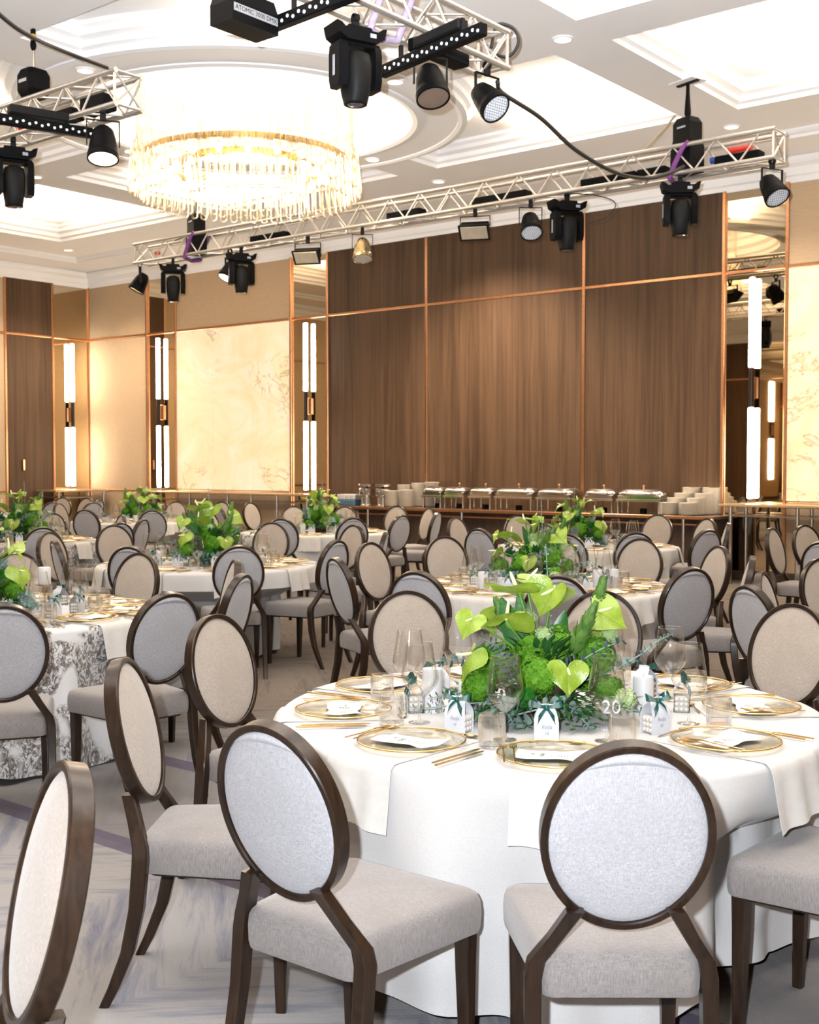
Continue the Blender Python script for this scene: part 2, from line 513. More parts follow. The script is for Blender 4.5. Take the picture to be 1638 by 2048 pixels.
for P in coffers: loop(P)
loop([(RC[0]+2.0*cos(2*pi*i/64), RC[1]+2.0*sin(2*pi*i/64)) for i in range(64)])
bmesh.ops.triangle_fill(bm, use_beauty=True, use_dissolve=False, edges=bm.edges[:], normal=(0, 0, -1))
me = bpy.data.meshes.new('ceiling'); bm.to_mesh(me); bm.free(); me.materials.append(M_PLASTER)
ceiling = struct(link('ceiling', me))
PROF = [(0, ZS), (0, 5.80), (.05, 5.82), (.05, 5.88), (.12, 5.91), (.12, 5.96), (.17, 5.99), (.17, 6.03)]
for P in coffers:
    g = G(); g.loft([[(x, -y, z) for x, y in inset(P, d)] for d, z in PROF], cap='end')
    g.build('coffer', M_PLASTER, ceiling, smooth=20)
g = G(); g.lathe([(2.0, ZS), (2.0, 5.80), (1.95, 5.83), (1.95, 5.93), (1.86, 5.98), (1.86, 6.10), (1.78, 6.14), (1.78, 6.20), (1.4, 6.36), (.8, 6.45), (0, 6.48)], 72)
g.build('dome', M_PLASTER, ceiling, smooth=25, loc=(RC[0], -RC[1], 0))
# raised moulding ring round the dome
g = G(); g.lathe([(2.66, ZS), (2.66, 5.735), (2.6, 5.72), (2.55, 5.735), (2.55, ZS)], 72); g.build('ring_moulding', M_PLASTER, ceiling, smooth=25, loc=(RC[0], -RC[1], 0))
g = G(); g.lathe([(2.12, ZS), (2.12, 5.735), (2.06, 5.72), (2.0, 5.735), (2.0, ZS)], 72); g.build('ring_moulding', M_PLASTER, ceiling, smooth=25, loc=(RC[0], -RC[1], 0))
# cornice and lower perimeter soffit all round
CP = [(0, 5.33), (.03, 5.34), (.05, 5.41), (.09, 5.43), (.12, 5.52), (.20, 5.56), (.23, 5.60), (.23, 5.635), (.20, 5.635), (.20, 5.65), (1.05, 5.65), (1.05, 5.69), (1.09, 5.70), (1.12, 5.73), (PO, ZS)]
g = G(); g.loft([[(d, -d, z), (SM-d, -d, z), (SM-d, -(TM-d), z), (d, -(TM-d), z)] for d, z in CP], cap=False)
tr = struct(g.build('trim_cornice', M_PLASTER, smooth=20))
# cove lamps tucked into the coffers, washing their lids; chandelier dome wash; small downlights
for P in coffers:
    xs = [p[0] for p in P]; ys = [p[1] for p in P]
    w, h = max(xs)-min(xs), max(ys)-min(ys)
    cx, cyy = sum(xs)/len(xs), sum(ys)/len(ys)
    if len(P) > 4:
        cx = (min(xs)+max(xs))/2 + (.7 if cx > RC[0] else -.7); cyy = (min(ys)+max(ys))/2 + (.5 if cyy > RC[1] else -.5); w *= .5; h *= .55
    else: w *= .72; h *= .72
    lamp('cove_light', 'AREA', rp(cx, cyy, 5.80), COVE_W*(w*h)/6.0, WARM, w, h, rot=(pi, 0, ROOMROT))

def panel(parent, name, mat, s0, s1, z0, z1, t, th=.03, gap=.004, ch=.004):
    g = G(); g.box(((s0+s1)/2, -(t-th/2), (z0+z1)/2), (s1-s0-2*gap, th, z1-z0-2*gap), ch)
    return g.build(name, mat, parent, smooth=0)
def trimv(parent, s, z0, z1, t=.055, w=.05):
    g = G(); g.box((s, -(t-.03), (z0+z1)/2), (w, .06, z1-z0), .006); g.build('copper_trim', M_COPPER, parent, smooth=0)
def trimh(parent, s0, s1, z, t=.052, h=.045):
    g = G(); g.box(((s0+s1)/2, -(t-.028), z), (s1-s0-.05, .056, h), .006); g.build('copper_trim', M_COPPER, parent, smooth=0)
def make_wall(name, segs, M):
    L = segs[-1][2]
    g = G(); g.box((L/2, .1, 2.9), (L, .2, 5.8)); w = g.build(name, M_WALLFAB, smooth=0); w['kind'] = 'structure'
    for kind, s0, s1 in segs:
        z0, z1, zr = .12, 5.36, 4.24
        if kind == 'beige':
            panel(w, 'fabric_panel', M_WALLFAB, s0, s1, zr, z1, .03); panel(w, 'fabric_panel', M_WALLFAB, s0, s1, 1.06, zr, .03)
            panel(w, 'fabric_panel', M_WALLFAB, s0, s1, z0, 1.06, .03); trimh(w, s0, s1, zr); trimh(w, s0, s1, 1.06, h=.03)
        elif kind == 'mirror':
            panel(w, 'mirror_panel', M_MIRROR, s0, s1, z0, zr, .015, .012); panel(w, 'mirror_panel', M_MIRROR, s0, s1, zr, z1, .015, .012); trimh(w, s0, s1, zr, t=.04)
        elif kind == 'onyx':
            panel(w, 'fabric_panel', M_WALLFAB, s0, s1, zr, z1, .03)
            for i in range(3):
                a = s0 + (s1-s0)*i/3; panel(w, 'onyx_slab', M_ONYX, a, a+(s1-s0)/3, 1.09, zr, .035, gap=.010)
            trimh(w, s0, s1, zr); trimh(w, s0, s1, 1.07, h=.03)
            panel(w, 'fabric_panel', M_WALLFAB, s0, s1, z0, 1.06, .03)
        elif kind == 'wood':
            panel(w, 'wood_panel', M_WALLWOOD, s0, s1, zr, z1, .04); panel(w, 'wood_panel', M_WALLWOOD, s0, s1, z0, zr, .04); trimh(w, s0, s1, zr)
        trimv(w, s1, z0, z1)
    trimv(w, .03, z0, z1)
    w.matrix_world = M
    b = G(); b.box((L/2, -.035, .06), (L-.3, .07, .12), .006); bb = b.build('baseboard_' + name.split('_')[1], M_DARKWOOD, smooth=0)
    bb['kind'] = 'structure'; bb.matrix_world = M
    return w
wall_back = make_wall('wall_back', [('beige', 0, 1.97), ('mirror', 1.97, 2.87), ('onyx', 2.87, 6.08), ('mirror', 6.08, 6.99), ('wood', 6.99, 9.23), ('wood', 9.23, 12.24),
    ('wood', 12.24, 14.47), ('mirror', 14.47, 15.37), ('onyx', 15.37, 18.58), ('mirror', 18.58, 19.5), ('beige', 19.5, SM)], RM)
# left wall: its own x runs from the room towards the corner, so segments are listed from far t to t = 0
ML = RM @ Matrix.Translation((0, -TM, 0)) @ Matrix.Rotation(pi/2, 4, 'Z')
wall_left = make_wall('wall_left', [('beige', 0, 6), ('wood', 6, 10), ('beige', 10, 14), ('beige', 14, TM-2.05), ('wood', TM-2.05, TM-.94), ('mirror', TM-.94, TM)], ML)
MR = RM @ Matrix.Translation((SM, 0, 0)) @ Matrix.Rotation(-pi/2, 4, 'Z')
wall_right = make_wall('wall_right', [('beige', 0, 7), ('wood', 7, 13), ('beige', 13, TM)], MR)
MF = RM @ Matrix.Translation((SM, -TM, 0)) @ Matrix.Rotation(pi, 4, 'Z')
wall_front = make_wall('wall_front', [('beige', 0, 10), ('wood', 10, 16), ('beige', 16, 18.6), ('mirror', 18.6, 19.5), ('wood', 19.5, 21.2), ('onyx', 21.2, 24), ('beige', 24, SM)], MF)

# door pull in the wood panel on the left wall
g = G(); g.box((0, -.03, 0), (.05, .05, .22), .008); dp = g.build('door_pull', M_COPPER, wall_left, loc=(TM-1.68, -.03, 1.58))

# ------------------------------------------------------------------ wall sconces: four glowing tubes on a bracket
def make_sconce():
    r = thing('wall_sconce', 'sconce', 'wall lamp')
    for x in (0,):
        for z0, z1 in ((0.0, 1.24), (1.78, 3.0)):
            g = G(); g.tube([(x, -.105, z0), (x, -.105, z0+.012), (x, -.105, z1-.012), (x, -.105, z1)], [.03, .042, .042, .03], 12)
            g.build('light_tube', M_TUBE, r)
        g = G(); g.tube([(x, -.105, 1.24), (x, -.105, 1.78)], .036, 12); g.build('tube_holder', M_CHAIRWOOD, r)
    g = G(); g.box((0, -.04, 1.51), (.06, .08, .30), .008); g.build('bracket', M_COPPER, r, smooth=0)
    return r
SCO = Proto(make_sconce())
GS = 'tube wall sconces'
SCO.put(rp(2.42, .01, 1.13), ROOMROT, 'tall two-tube sconce on the narrow mirror left of the big onyx panel', GS)
SCO.put(rp(6.53, .01, 1.13), ROOMROT, 'tall two-tube sconce on the mirror between onyx panel and wood wall', GS)
SCO.put(rp(14.92, .01, 1.13), ROOMROT, 'brightest tube sconce, on the mirror right of the wood wall', GS)
SCO.put(rp(.01, .52, 1.13), ROOMROT + pi/2, 'tube sconce on the corner mirror of the left wall', GS)
SCO.put(rp(7.0, TM-.01, 1.13), ROOMROT + pi, 'tube sconce on the wall behind the camera, seen in the mirror', GS)

# ------------------------------------------------------------------ ceiling downlights
def make_downlight():
    r = thing('downlight', 'downlight', 'ceiling light')
    g = G(); g.lathe([(.105, 0), (.105, -.012), (.085, -.016), (.078, .0)], 28); g.build('trim_ring', M_PLASTER, r)
    g = G(); g.lathe([(.078, -.004), (.05, -.012), (0, -.014)], 24); g.build('lamp_lens', M_DISC, r)
    return r
DL = Proto(make_downlight())
dls = [(15.3, 5.6, 'right of the round dome, near the coffer corner'), (15.3, 1.68, 'over the right end of the wall truss'), (10.75, 1.68, 'above the middle of the wall truss'),
       (10.83, 3.25, 'on the dome ring behind the chandelier'), (10.9, 7.97, 'on the dome ring above the left truss end'), (13.2, 5.63, 'on the dome ring beside the large moving head'),
       (8.62, 5.6, 'on the dome ring left of the chandelier'), (6.4, 5.57, 'left of the dome beside the lower moving head'), (1.72, 1.72, 'near the far corner of the room')]
for s, t, d in dls:
    z = ZS if min(s, t) > 1.2 else 5.65
    DL.put(rp(s, t, z - .001), 0, 'round recessed downlight in the white ceiling, ' + d, 'recessed downlights')
    lamp('downlight_beam', 'SPOT', rp(s, t, z-.05), DOWN_W*(28 if abs(s-10.75) < .1 and t < 2 else 9 if t < 2 else 1), WARM, .06, rot=(0, 0, 0), spot=120, blend=.8)

# ------------------------------------------------------------------ chandelier
def make_chandelier():
    r = thing('chandelier', 'ring chandelier of clear glass rods with warm bulbs under the round ceiling dome', 'chandelier', rp(RC[0]-.08, RC[1]-.05, 0))
    zb = 4.86
    for rad, z, th in ((1.22, zb+.42, .03), (.78, zb+.36, .03)):
        g = G(); g.loft([[((rad+a)*cos(q), (rad+a)*sin(q), z+b) for a, b in ((-th, -.035), (th, -.035), (th, .035), (-th, .035))] for q in [2*pi*i/72 for i in range(72)]], close_path=True)
        g.build('ring_frame', M_GOLDCUT, r)
    g = G()
    for i in range(8):
        a = 2*pi*i/8
        g.tube([(.78*cos(a), .78*sin(a), zb+.38), (1.22*cos(a), 1.22*sin(a), zb+.42)], .01, 6)
    o = g.build('spokes', M_GOLDCUT, r); o['kind'] = 'stuff'
    bm_ = G().ball((0, 0, 0), (.04, .04, .05), 10, 6).mesh('bulb', M_BULB)
    for i in range(40):
        a = 2*pi*i/40; rad = 1.06 if i % 2 else .92
        link('bulb', bm_, r, (rad*cos(a), rad*sin(a), zb+.27 + (.05 if i % 2 else -.02)))
    # U-shaped glass drops: outer and inner skirts
    def udrop(h, w):
        g = G(); pts = [(0, -w, h)] + [(.0, -w, h*k/4) for k in (3, 2, 1)]
        pts += [(0, -w*cos(pi*k/8), -w*sin(pi*k/8)*1.0) for k in range(0, 9)] + [(0, w, h*k/4) for k in (1, 2, 3)] + [(0, w, h)]
        g.tube(pts, .012, 7); return g.mesh('glass_drop', M_RODGLASS)
    uo, ui = udrop(.46, .042), udrop(.34, .04)
    for i in range(78):
        a = 2*pi*i/78
        link('glass_drop', uo, r, (1.40*cos(a), 1.40*sin(a), zb+.06 + .03*(i % 2)), (0, -.10, a))
    for i in range(60):
        a = 2*pi*(i+.5)/60
        link('glass_drop', uo, r, (1.28*cos(a), 1.28*sin(a), zb-.02), (0, -.05, a))
    for i in range(40):
        a = 2*pi*i/40
        link('glass_drop', ui, r, (.70*cos(a), .70*sin(a), zb+.02), (0, .06, a))
    rod = G().tube([(0, 0, 0), (0, 0, .95)], .009, 6).mesh('glass_rod', M_RODGLASS)
    for i in range(96):
        a = 2*pi*(i+.3)/96
        link('glass_rod', rod, r, (1.30*cos(a), 1.30*sin(a), zb+.45 - .1*(i % 3)), None)
    g = G()
    for i in range(48):
        a = 2*pi*i/48; q = .95 + .3*((i*7) % 5)/5
        g.tube([(q*cos(a), q*sin(a), zb+.4), (q*.9*cos(a), q*.9*sin(a), 6.38)], .003, 4)
    o = g.build('suspension_wires', M_CHROME, r); o['kind'] = 'stuff'
    return r
make_chandelier()
lamp('chandelier_glow', 'POINT', rp(RC[0]-.08, RC[1]-.05, 5.45), RING_W, WARM, .5)

# ------------------------------------------------------------------ consoles along the walls and the buffet counter
def console(label, s0, s1, t0, t1, z, posts, rz=ROOMROT):
    r = thing('console_counter', label, 'counter', rp((s0+s1)/2, (t0+t1)/2, 0), rz)
    w, d = s1-s0, t1-t0
    g = G(); g.box((0, 0, z-.02), (w, d, .035), .006); g.build('counter_top', simple('gold_counter_top', (.62, .44, .26), .2, .6), r, smooth=0)
    g = G(); g.box((0, 0, z-.16), (w-.1, d-.1, .02), .004); g.build('lower_shelf', M_STEEL, r, smooth=0)
    for x, y in posts:
        g = G(); g.tube([(x, y, 0), (x, y, z-.037)], .026, 12); g.build('leg', M_STEEL, r)
    return r
console('narrow gold-topped console in the far left corner under the mirror sconce', .10, .78, .12, 1.42, 1.07, [(.3, .55), (-.28, .55), (.3, -.55), (-.28, -.55)])
console('long gold-topped console running under the big onyx panel', 2.5, 7.05, .10, .52, 1.07, [(x-4.775, y) for x in (2.7, 3.77, 4.84, 5.48, 6.15, 6.9) for y in (-.17,)])
console('gold-topped console in front of the right mirror and onyx panel', 14.72, 18.6, .10, .70, 1.07, [(x-16.66, y) for x in (14.88, 15.79, 17.2, 18.4) for y in (-.25, .25)])
r = thing('buffet_counter', 'long dark buffet counter with a copper edge along the wood wall', 'counter', rp(11.05, .45, 0), ROOMROT)
W_ = 7.35
g = G(); g.box((0, 0, .875), (W_, .76, .04), .006); g.build('counter_top', simple('brown_counter_top', (.14, .085, .055), .25), r, smooth=0)
g = G(); g.box((0, -.385, .875), (W_, .012, .044), .003); g.build('edge_strip', M_COPPER, r, smooth=0)
g = G(); g.box((0, .08, .43), (W_-.1, .5, .84), .006); g.build('base_panel', M_DARKWOOD, r, smooth=0)
g = G(); g.box((0, -.33, .78), (W_-.1, .03, .025), .004); g.build('rail', M_COPPER, r, smooth=0)
for x in (-3.6, -2.45, -.52, 1.4, 3.22):
    g = G(); g.tube([(x, -.345, 0), (x, -.345, .855)], .024, 12); g.build('leg', M_STEEL, r)

# chafing dishes
def make_chafer(w, rnd=False):
    r = thing('chafing_dish', 'x', 'chafing dish')
    d = .36
    for sx in (-1, 1):
        for sy in (-1, 1):
            g = G(); g.box((sx*(w/2-.03), sy*(d/2-.03), .09), (.025, .025, .18), .004); g.build('leg', M_CHROME, r, smooth=0)
    g = G(); g.box((0, 0, .19), (w, d, .03), .006); g.build('frame', M_CHROME, r, smooth=0)
    g = G(); g.box((0, 0, .225), (w-.03, d-.03, .07), .012); g.build('water_pan', M_CHROME, r, smooth=30)
    lid = G()
    def ring(k, z): return [((w/2-.005-k)*(abs(cos(a))**.5)*(1 if cos(a) > 0 else -1), (d/2-.005-k)*(abs(sin(a))**.5)*(1 if sin(a) > 0 else -1), z) for a in [2*pi*i/28 for i in range(28)]]
    lid.loft([ring(0, .26), ring(-.004, .275), ring(0, .30), ring(.03, .335), ring(.08, .35)])
    lo = lid.build('lid', M_CHROME, r, smooth=50)
    g = G(); g.tube([(0, 0, .345), (0, 0, .375)], .008, 8); g.ball((0, 0, .39), .018, 10, 6); g.build('knob', M_COPPER, lo)
    g = G(); g.lathe([(0, 0), (.05, 0), (.05, .07), (.03, .075), (0, .075)], 16); g.build('burner', M_BLACK, r)
    return r
chs = [(9.79, .40), (10.23, .42), (10.74, .44), (11.36, .70), (12.08, .62), (12.84, .50), (13.48, .70)]
names = ['first', 'second', 'third', 'fourth', 'fifth', 'sixth', 'seventh']
for (s, w), nm in zip(chs, names):
    c = make_chafer(w); c.location = rp(s, .45, .896); c.rotation_euler = (0, 0, ROOMROT)
    c['label'] = 'chrome chafing dish with knobbed lid, %s from the left on the buffet' % nm; c['group'] = 'chafing dishes on the buffet'
def make_urn():
    r = thing('soup_warmer', 'x', 'warmer')
    g = G(); g.lathe([(0, 0), (.12, 0), (.12, .02), (.10, .03), (.10, .15), (.13, .17), (.13, .19)], 24); g.build('stand', M_CHROME, r)
    g = G(); g.lathe([(.125, .19), (.13, .21), (.13, .29), (.12, .30)], 24); g.build('pot', M_CHROME, r)
    g = G(); g.lathe([(.13, .33), (.135, .34), (.135, .37), (.10, .385), (0, .39)], 24); l = g.build('lid', M_CHROME, r)
    g = G(); g.tube([(0, 0, .16), (0, 0, .34)], .018, 8); g.build('post', M_BLACK, r)
    return r
U = Proto(make_urn())
U.put(rp(8.36, .55, .896), 0, 'tall chrome soup warmer at the left end of the buffet', 'soup warmers')
U.put(rp(8.72, .55, .896), 0, 'tall chrome soup warmer beside the left plate stacks', 'soup warmers')
# folded napkin pack in a blue tray
r = thing('napkin_tray', 'blue tray of white folded napkins at the far left of the buffet', 'tray', rp(7.95, .5, .896), ROOMROT)
g = G(); g.box((0, 0, .05), (.42, .3, .1), .01); g.build('tray', simple('slate_blue_tray', (.05, .12, .18), .5), r, smooth=0)
for i in range(4):
    g = G(); g.box((-.15+.1*i, 0, .145), (.095, .27, .09), .012); g.build('napkin_stack', M_NAP, r, smooth=0)
# plates stacked one on another
plate = G().lathe([(0, .002), (.07, .002), (.075, 0), (.09, .004), (.128, .016), (.13, .019), (.126, .019), (.085, .008), (0, .006)], 28).mesh('plate', M_CERAMIC)
def stack(s, t, n, where):
    for i in range(n):
        o = link('plate', plate, None, rp(s + random.uniform(-.003, .003), t + random.uniform(-.003, .003), .896 + i*.0155), (0, 0, random.random()*6))
        ORD = ['bottom', 'second', 'third', 'fourth', 'fifth', 'sixth', 'seventh', 'eighth', 'ninth', 'tenth', 'eleventh', 'twelfth', 'thirteenth', 'fourteenth', 'fifteenth', 'sixteenth', 'seventeenth', 'eighteenth', 'nineteenth', 'twentieth', 'twenty-first', 'twenty-second', 'twenty-third', 'twenty-fourth', 'twenty-fifth', 'twenty-sixth']
        nm = 'topmost white plate' if i == n-1 else ORD[i] + (' white plate from below' if i else ' white plate')
        tag(o, nm + ' in the stack ' + where, 'plate', 'white plates stacked on the buffet')
for s, t, n, w in [(13.98, .66, 11, 'at the front left of the right end'), (14.27, .66, 11, 'at the front right of the right end'), (14.0, .48, 15, 'second row left at the right end'), (14.3, .48, 15, 'second row right at the right end'),
                   (14.02, .30, 19, 'third row left at the right end'), (14.33, .30, 19, 'third row right at the right end'), (14.06, .13, 24, 'back left at the right end'), (14.36, .13, 24, 'back right at the right end'),
                   (8.98, .62, 17, 'front left beside the soup warmers'), (9.26, .58, 18, 'front right beside the soup warmers'), (8.98, .30, 23, 'back left beside the soup warmers'), (9.25, .26, 25, 'back middle beside the soup warmers'), (9.52, .24, 26, 'back right behind the first chafing dish')]:
    stack(s, t, n, w)
# ------------------------------------------------------------------ lighting trusses
def make_truss(label, L, bay=.25, sz=.29):
    """box truss along +x, hung so its lower chords are at z = 0"""
    r = thing('lighting_truss', label, 'truss')
    h = sz/2
    ch = G().tube([(0, 0, 0), (L, 0, 0)], .025, 10).mesh('chord', M_ALU)
    for y in (-h, h):
        for z in (0, sz): link('chord', ch, r, (0, y, z))
    dl = hypot(bay, sz)
    br = G().tube([(0, 0, .015), (0, 0, dl-.015)], .0105, 6).mesh('brace', M_ALU)
    n = int(L/bay)
    def place(p, q):
        d = Vector(q)-Vector(p); o = link('brace', br, r, p); o.rotation_mode = 'QUATERNION'; o.rotation_quaternion = d.to_track_quat('Z', 'Y')
    for i in range(n):
        x0, x1 = i*bay, (i+1)*bay
        up = i % 2 == 0
        place((x0, -h, 0 if up else sz), (x1, -h, sz if up else 0))
        place((x0, h, sz if up else 0), (x1, h, 0 if up else sz))
        place((x0, -h if up else h, 0), (x1, h if up else -h, 0))
        if n < 30: place((x0, h if up else -h, sz), (x1, -h if up else h, sz))
    for x in (.02, L-.02):
        g = G()
        for y in (-h, h): g.tube([(x, y, 0), (x, y, sz)], .014, 6)
        for z in (0, sz): g.tube([(x, -h, z), (x, h, z)], .014, 6)
        g.tube([(x, -h, 0), (x, h, sz)], .01, 6); g.tube([(x, h, 0), (x, -h, sz)], .01, 6)
        g.build('end_frame', M_ALU, r)
    return r
ZT = 4.75
tR = make_truss('long aluminium truss hung along the wood wall under the ceiling', 10.4)
tR.location = rp(6.3, 3.6, ZT); tR.rotation_euler = (0, 0, ROOMROT)
tL = make_truss('aluminium truss with its open end, at the upper left by the chandelier', 4.5)
tL.location = rp(8.45, 9.0, ZT); tL.rotation_euler = (0, 0, ROOMROT)
tT = make_truss('aluminium truss at the top middle carrying the strobe and moving head', 4.25)
tT.location = rp(15.78, 7.45, ZT + .12); tT.rotation_euler = (0, 0, ROOMROT - pi/2)

# ------------------------------------------------------------------ stage lights
def clamp(r, z=0):
    g = G(); g.box((0, 0, z-.03), (.05, .045, .06), .006); g.lathe([(.036, -.02), (.036, .02), (.028, .02), (.028, -.02)], 14, Matrix.Translation((0, 0, z+.025)) @ Matrix.Rotation(pi/2, 4, 'Y'))
    g.build('clamp', M_BLACK2, r)
def make_moving_head():
    r = thing('moving_head_light', 'x', 'stage light')
    clamp(r)
    g = G()                                      # base tray with up-turned ends
    prof = [(-.21, -.05), (-.19, -.13), (-.12, -.17), (.12, -.17), (.19, -.13), (.21, -.05), (.17, -.06), (.14, -.085), (-.14, -.085), (-.17, -.06)]
    Mx = Matrix.Rotation(pi/2, 4, 'X')
    g.loft([[(x, y, z) for x, z in prof] for y in (-.11, .11)]); g.box((0, 0, -.075), (.2, .17, .05), .01)
    b = g.build('base', M_BLACK, r, smooth=0)
    g = G(); g.box((.09, -.112, -.12), (.05, .006, .03)); g.build('display', M_LEDFACE, b, smooth=0)
    for s in (-1, 1):
        g = G()
        out = [(-.09, -.19), (-.105, -.25), (-.105, -.44), (-.08, -.50), (.08, -.50), (.105, -.44), (.105, -.25), (.09, -.19)]
        g.loft([[(s*(.115), y, z) for y, z in out], [(s*.17, y*.92, z) for y, z in out], [(s*.18, y*.8, z*.99-.003) for y, z in out]])
        a = g.build('yoke_arm', M_BLACK, r, smooth=30)
        g = G(); g.box((s*.183, 0, -.345), (.006, .03, .15), .002); g.build('name_plate', M_LEDFACE if s < 0 else M_BLACK2, a, smooth=0)
    g = G(); g.box((0, 0, -.185), (.34, .16, .035), .01); g.build('yoke_bridge', M_BLACK, r, smooth=0)
    def ring(rx, ry, z): return [(rx*(abs(cos(a))**.7)*(1 if cos(a) >= 0 else -1), ry*(abs(sin(a))**.7)*(1 if sin(a) >= 0 else -1), z) for a in [2*pi*i/24 for i in range(24)]]
    g = G(); g.loft([ring(.05, .06, -.225), ring(.09, .11, -.25), ring(.105, .13, -.33), ring(.10, .13, -.45), ring(.09, .115, -.53), ring(.082, .09, -.585), ring(.082, .082, -.60)])
    h = g.build('head', M_BLACK2, r, smooth=50)
    g = G(); g.lathe([(.084, -.585), (.086, -.61), (.074, -.615), (.07, -.602)], 24); g.build('lens_ring', M_BLACK, h)
    g = G(); g.lathe([(.072, -.604), (.05, -.617), (0, -.622)], 20); g.build('lens', M_LENS, h)
    return r
def make_par(face, fname, body=None, rim=True):
    """can hung from a U bracket; the can's axis points down (-z) before tilting"""
    r = thing('par_light', 'x', 'stage light')
    clamp(r)
    body = body or M_BLACK
    g = G()
    for s in (-1, 1): g.box((s*.135, 0, -.16), (.008, .03, .22), .002)
    g.box((0, 0, -.054), (.278, .03, .008), .002)
    g.build('yoke', M_BLACK2, r, smooth=0)
    c = link('can', G().lathe([(0, .16), (.05, .155), (.085, .12), (.105, .05), (.122, -.06), (.128, -.10), (.133, -.105), (.133, -.145), (.12, -.148), (.118, -.13)], 24).mesh('can', body), r, (0, 0, -.25))
    g = G(); g.lathe([(.119, -.138), (.06, -.14), (0, -.14)], 24); g.build(fname, face, c)
    if face is M_LEDFACE:
        g = G()
        for i in range(-4, 5):
            for j in range(-4, 5):
                x, y = (i + .5*(j % 2))*.026, j*.0225
                if hypot(x, y) < .108: g.ball((x, y, -.142), (.0095, .0095, .005), 6, 4)
        o = g.build('led_lenses', M_DOT, c); o['kind'] = 'stuff'
    return r, c
def make_flood():
    r = thing('flood_light', 'x', 'stage light')
    clamp(r)
    g = G()
    for s in (-1, 1): g.box((s*.185, 0, -.11), (.008, .03, .12), .002)
    g.box((0, 0, -.054), (.378, .03, .008), .002)
    g.build('yoke', M_BLACK2, r, smooth=0)
    h = link('housing', G().loft([[(x*.17, y*.06, .06) for x, y in ((-1, -1), (1, -1), (1, 1), (-1, 1))], [(x*.17, y*.07, .0) for x, y in ((-1, -1), (1, -1), (1, 1), (-1, 1))], [(x*.19, y*.11, -.09) for x, y in ((-1, -1), (1, -1), (1, 1), (-1, 1))]]).mesh('housing', M_BLACK, 0), r, (0, 0, -.2))
    g = G(); g.box((0, 0, -.094), (.33, .175, .01), .003); g.build('glass_front', simple('pale_reflector', (.62, .55, .42), .2, .5), h, smooth=0)
    g = G()
    for s in (-1, 1): g.box((s*.182, 0, -.092), (.016, .22, .016), .003); g.box((0, s*.102, -.092), (.38, .016, .016), .003)
    g.build('front_frame', M_BLACK2, h, smooth=0)
    return r, h
MH = Proto(make_moving_head())
GM = 'moving head lights'
def on_truss(s, t, dz=-.06): return rp(s, t, ZT + dz)
MH.put(on_truss(7.21, 3.72), .15, 'black moving head light near the left end of the wall truss', GM)
MH.put(on_truss(8.72, 3.72), .35, 'black moving head light beside the lit can on the wall truss', GM)
MH.put(on_truss(14.20, 3.72), .3, 'black moving head light beside the grey-faced LED can, mid wall truss', GM)
MH.put(on_truss(15.63, 3.72), -.1, 'black moving head light under the purple sling on the wall truss', GM)
MH.put(rp(15.85, 9.27, ZT-.0), .55, 'large black moving head light hanging at the top middle', GM, .96)
MH.put(rp(11.3, 9.1, ZT-.06), .5, 'large black moving head light at the left edge of the picture', GM)
# upright hoist motors / heads standing over the truss
def make_hoist():
    r = thing('chain_hoist', 'x', 'hoist')
    g = G(); g.loft([[(x*k, y*k2, z) for x, y in ((-.13, -.09), (-.09, -.12), (.09, -.12), (.13, -.09), (.13, .09), (.09, .12), (-.09, .12), (-.13, .09))] for k, k2, z in ((.7, .8, -.14), (1, 1, -.08), (1, 1, .06), (.75, .8, .12))])
    b = g.build('motor_body', M_BLACK, r, smooth=25)
    g = G(); g.box((0, -.122, .0), (.12, .006, .03)); g.build('name_plate', M_LEDFACE, b, smooth=0)
    g = G(); g.tube([(0, 0, .12), (0, 0, .34)], .007, 6); g.build('chain', M_STEEL, r)
    g = G(); g.ball((0, 0, .36), (.03, .03, .055), 10, 6); g.build('hook_block', M_BLACK, r)
    g = G(); g.tube([(0, 0, .40), (0, 0, .46)], .026, 10); g.build('hook', M_YELLOW, r)
    g = G(); g.box((0, 0, .49), (.05, .03, .06), .004); g.build('shackle', M_BLACK, r)
    return r
HO = Proto(make_hoist())
HO.put(rp(11.5, 9.0, 5.24), ROOMROT, 'black chain hoist with yellow hook over the left truss', 'chain hoists')
def make_upright(h):
    r = thing('chain_hoist', 'x', 'hoist')
    g = G(); g.loft([[(x*k, y*k, z) for x, y in ((-.13, -.1), (.13, -.1), (.13, .1), (-.13, .1))] for k, z in ((1.1, -.38), (1.1, -.1), (.95, -.02), (.95, .16), (.7, .22))])
    b = g.build('motor_body', M_BLACK, r, smooth=25)
    g = G(); g.box((0, -.097, .11), (.12, .006, .02)); g.build('name_plate', M_LEDFACE, b, smooth=0)
    g = G(); g.tube([(0, 0, .22), (0, 0, .26), (0, 0, .30), (0, 0, h-.1), (0, 0, h)], [.012, .035, .035, .02, .02], 10); g.build('hook_block', M_BLACK, r)
    g = G(); g.box((0, 0, h-.005), (.3, .05, .02), .004); g.build('ceiling_bracket', M_BLACK2, r, smooth=0)
    g = G(); g.box((0, 0, h+.006), (.34, .24, .008), .002); g.build('ceiling_plate', M_PLASTER, r, smooth=0)
    return r
a = make_upright(.60); a.location = rp(15.65, 3.6, 5.14); a.rotation_euler = (0, 0, ROOMROT-.3); tag(a, 'black hoist on a ceiling bracket above the right end of the wall truss', None, 'chain hoists')
a = make_upright(.60); a.location = rp(7.61, 3.6, 5.14); a.rotation_euler = (0, 0, ROOMROT-.3); tag(a, 'black hoist above the left end of the wall truss below the chandelier', None, 'chain hoists')

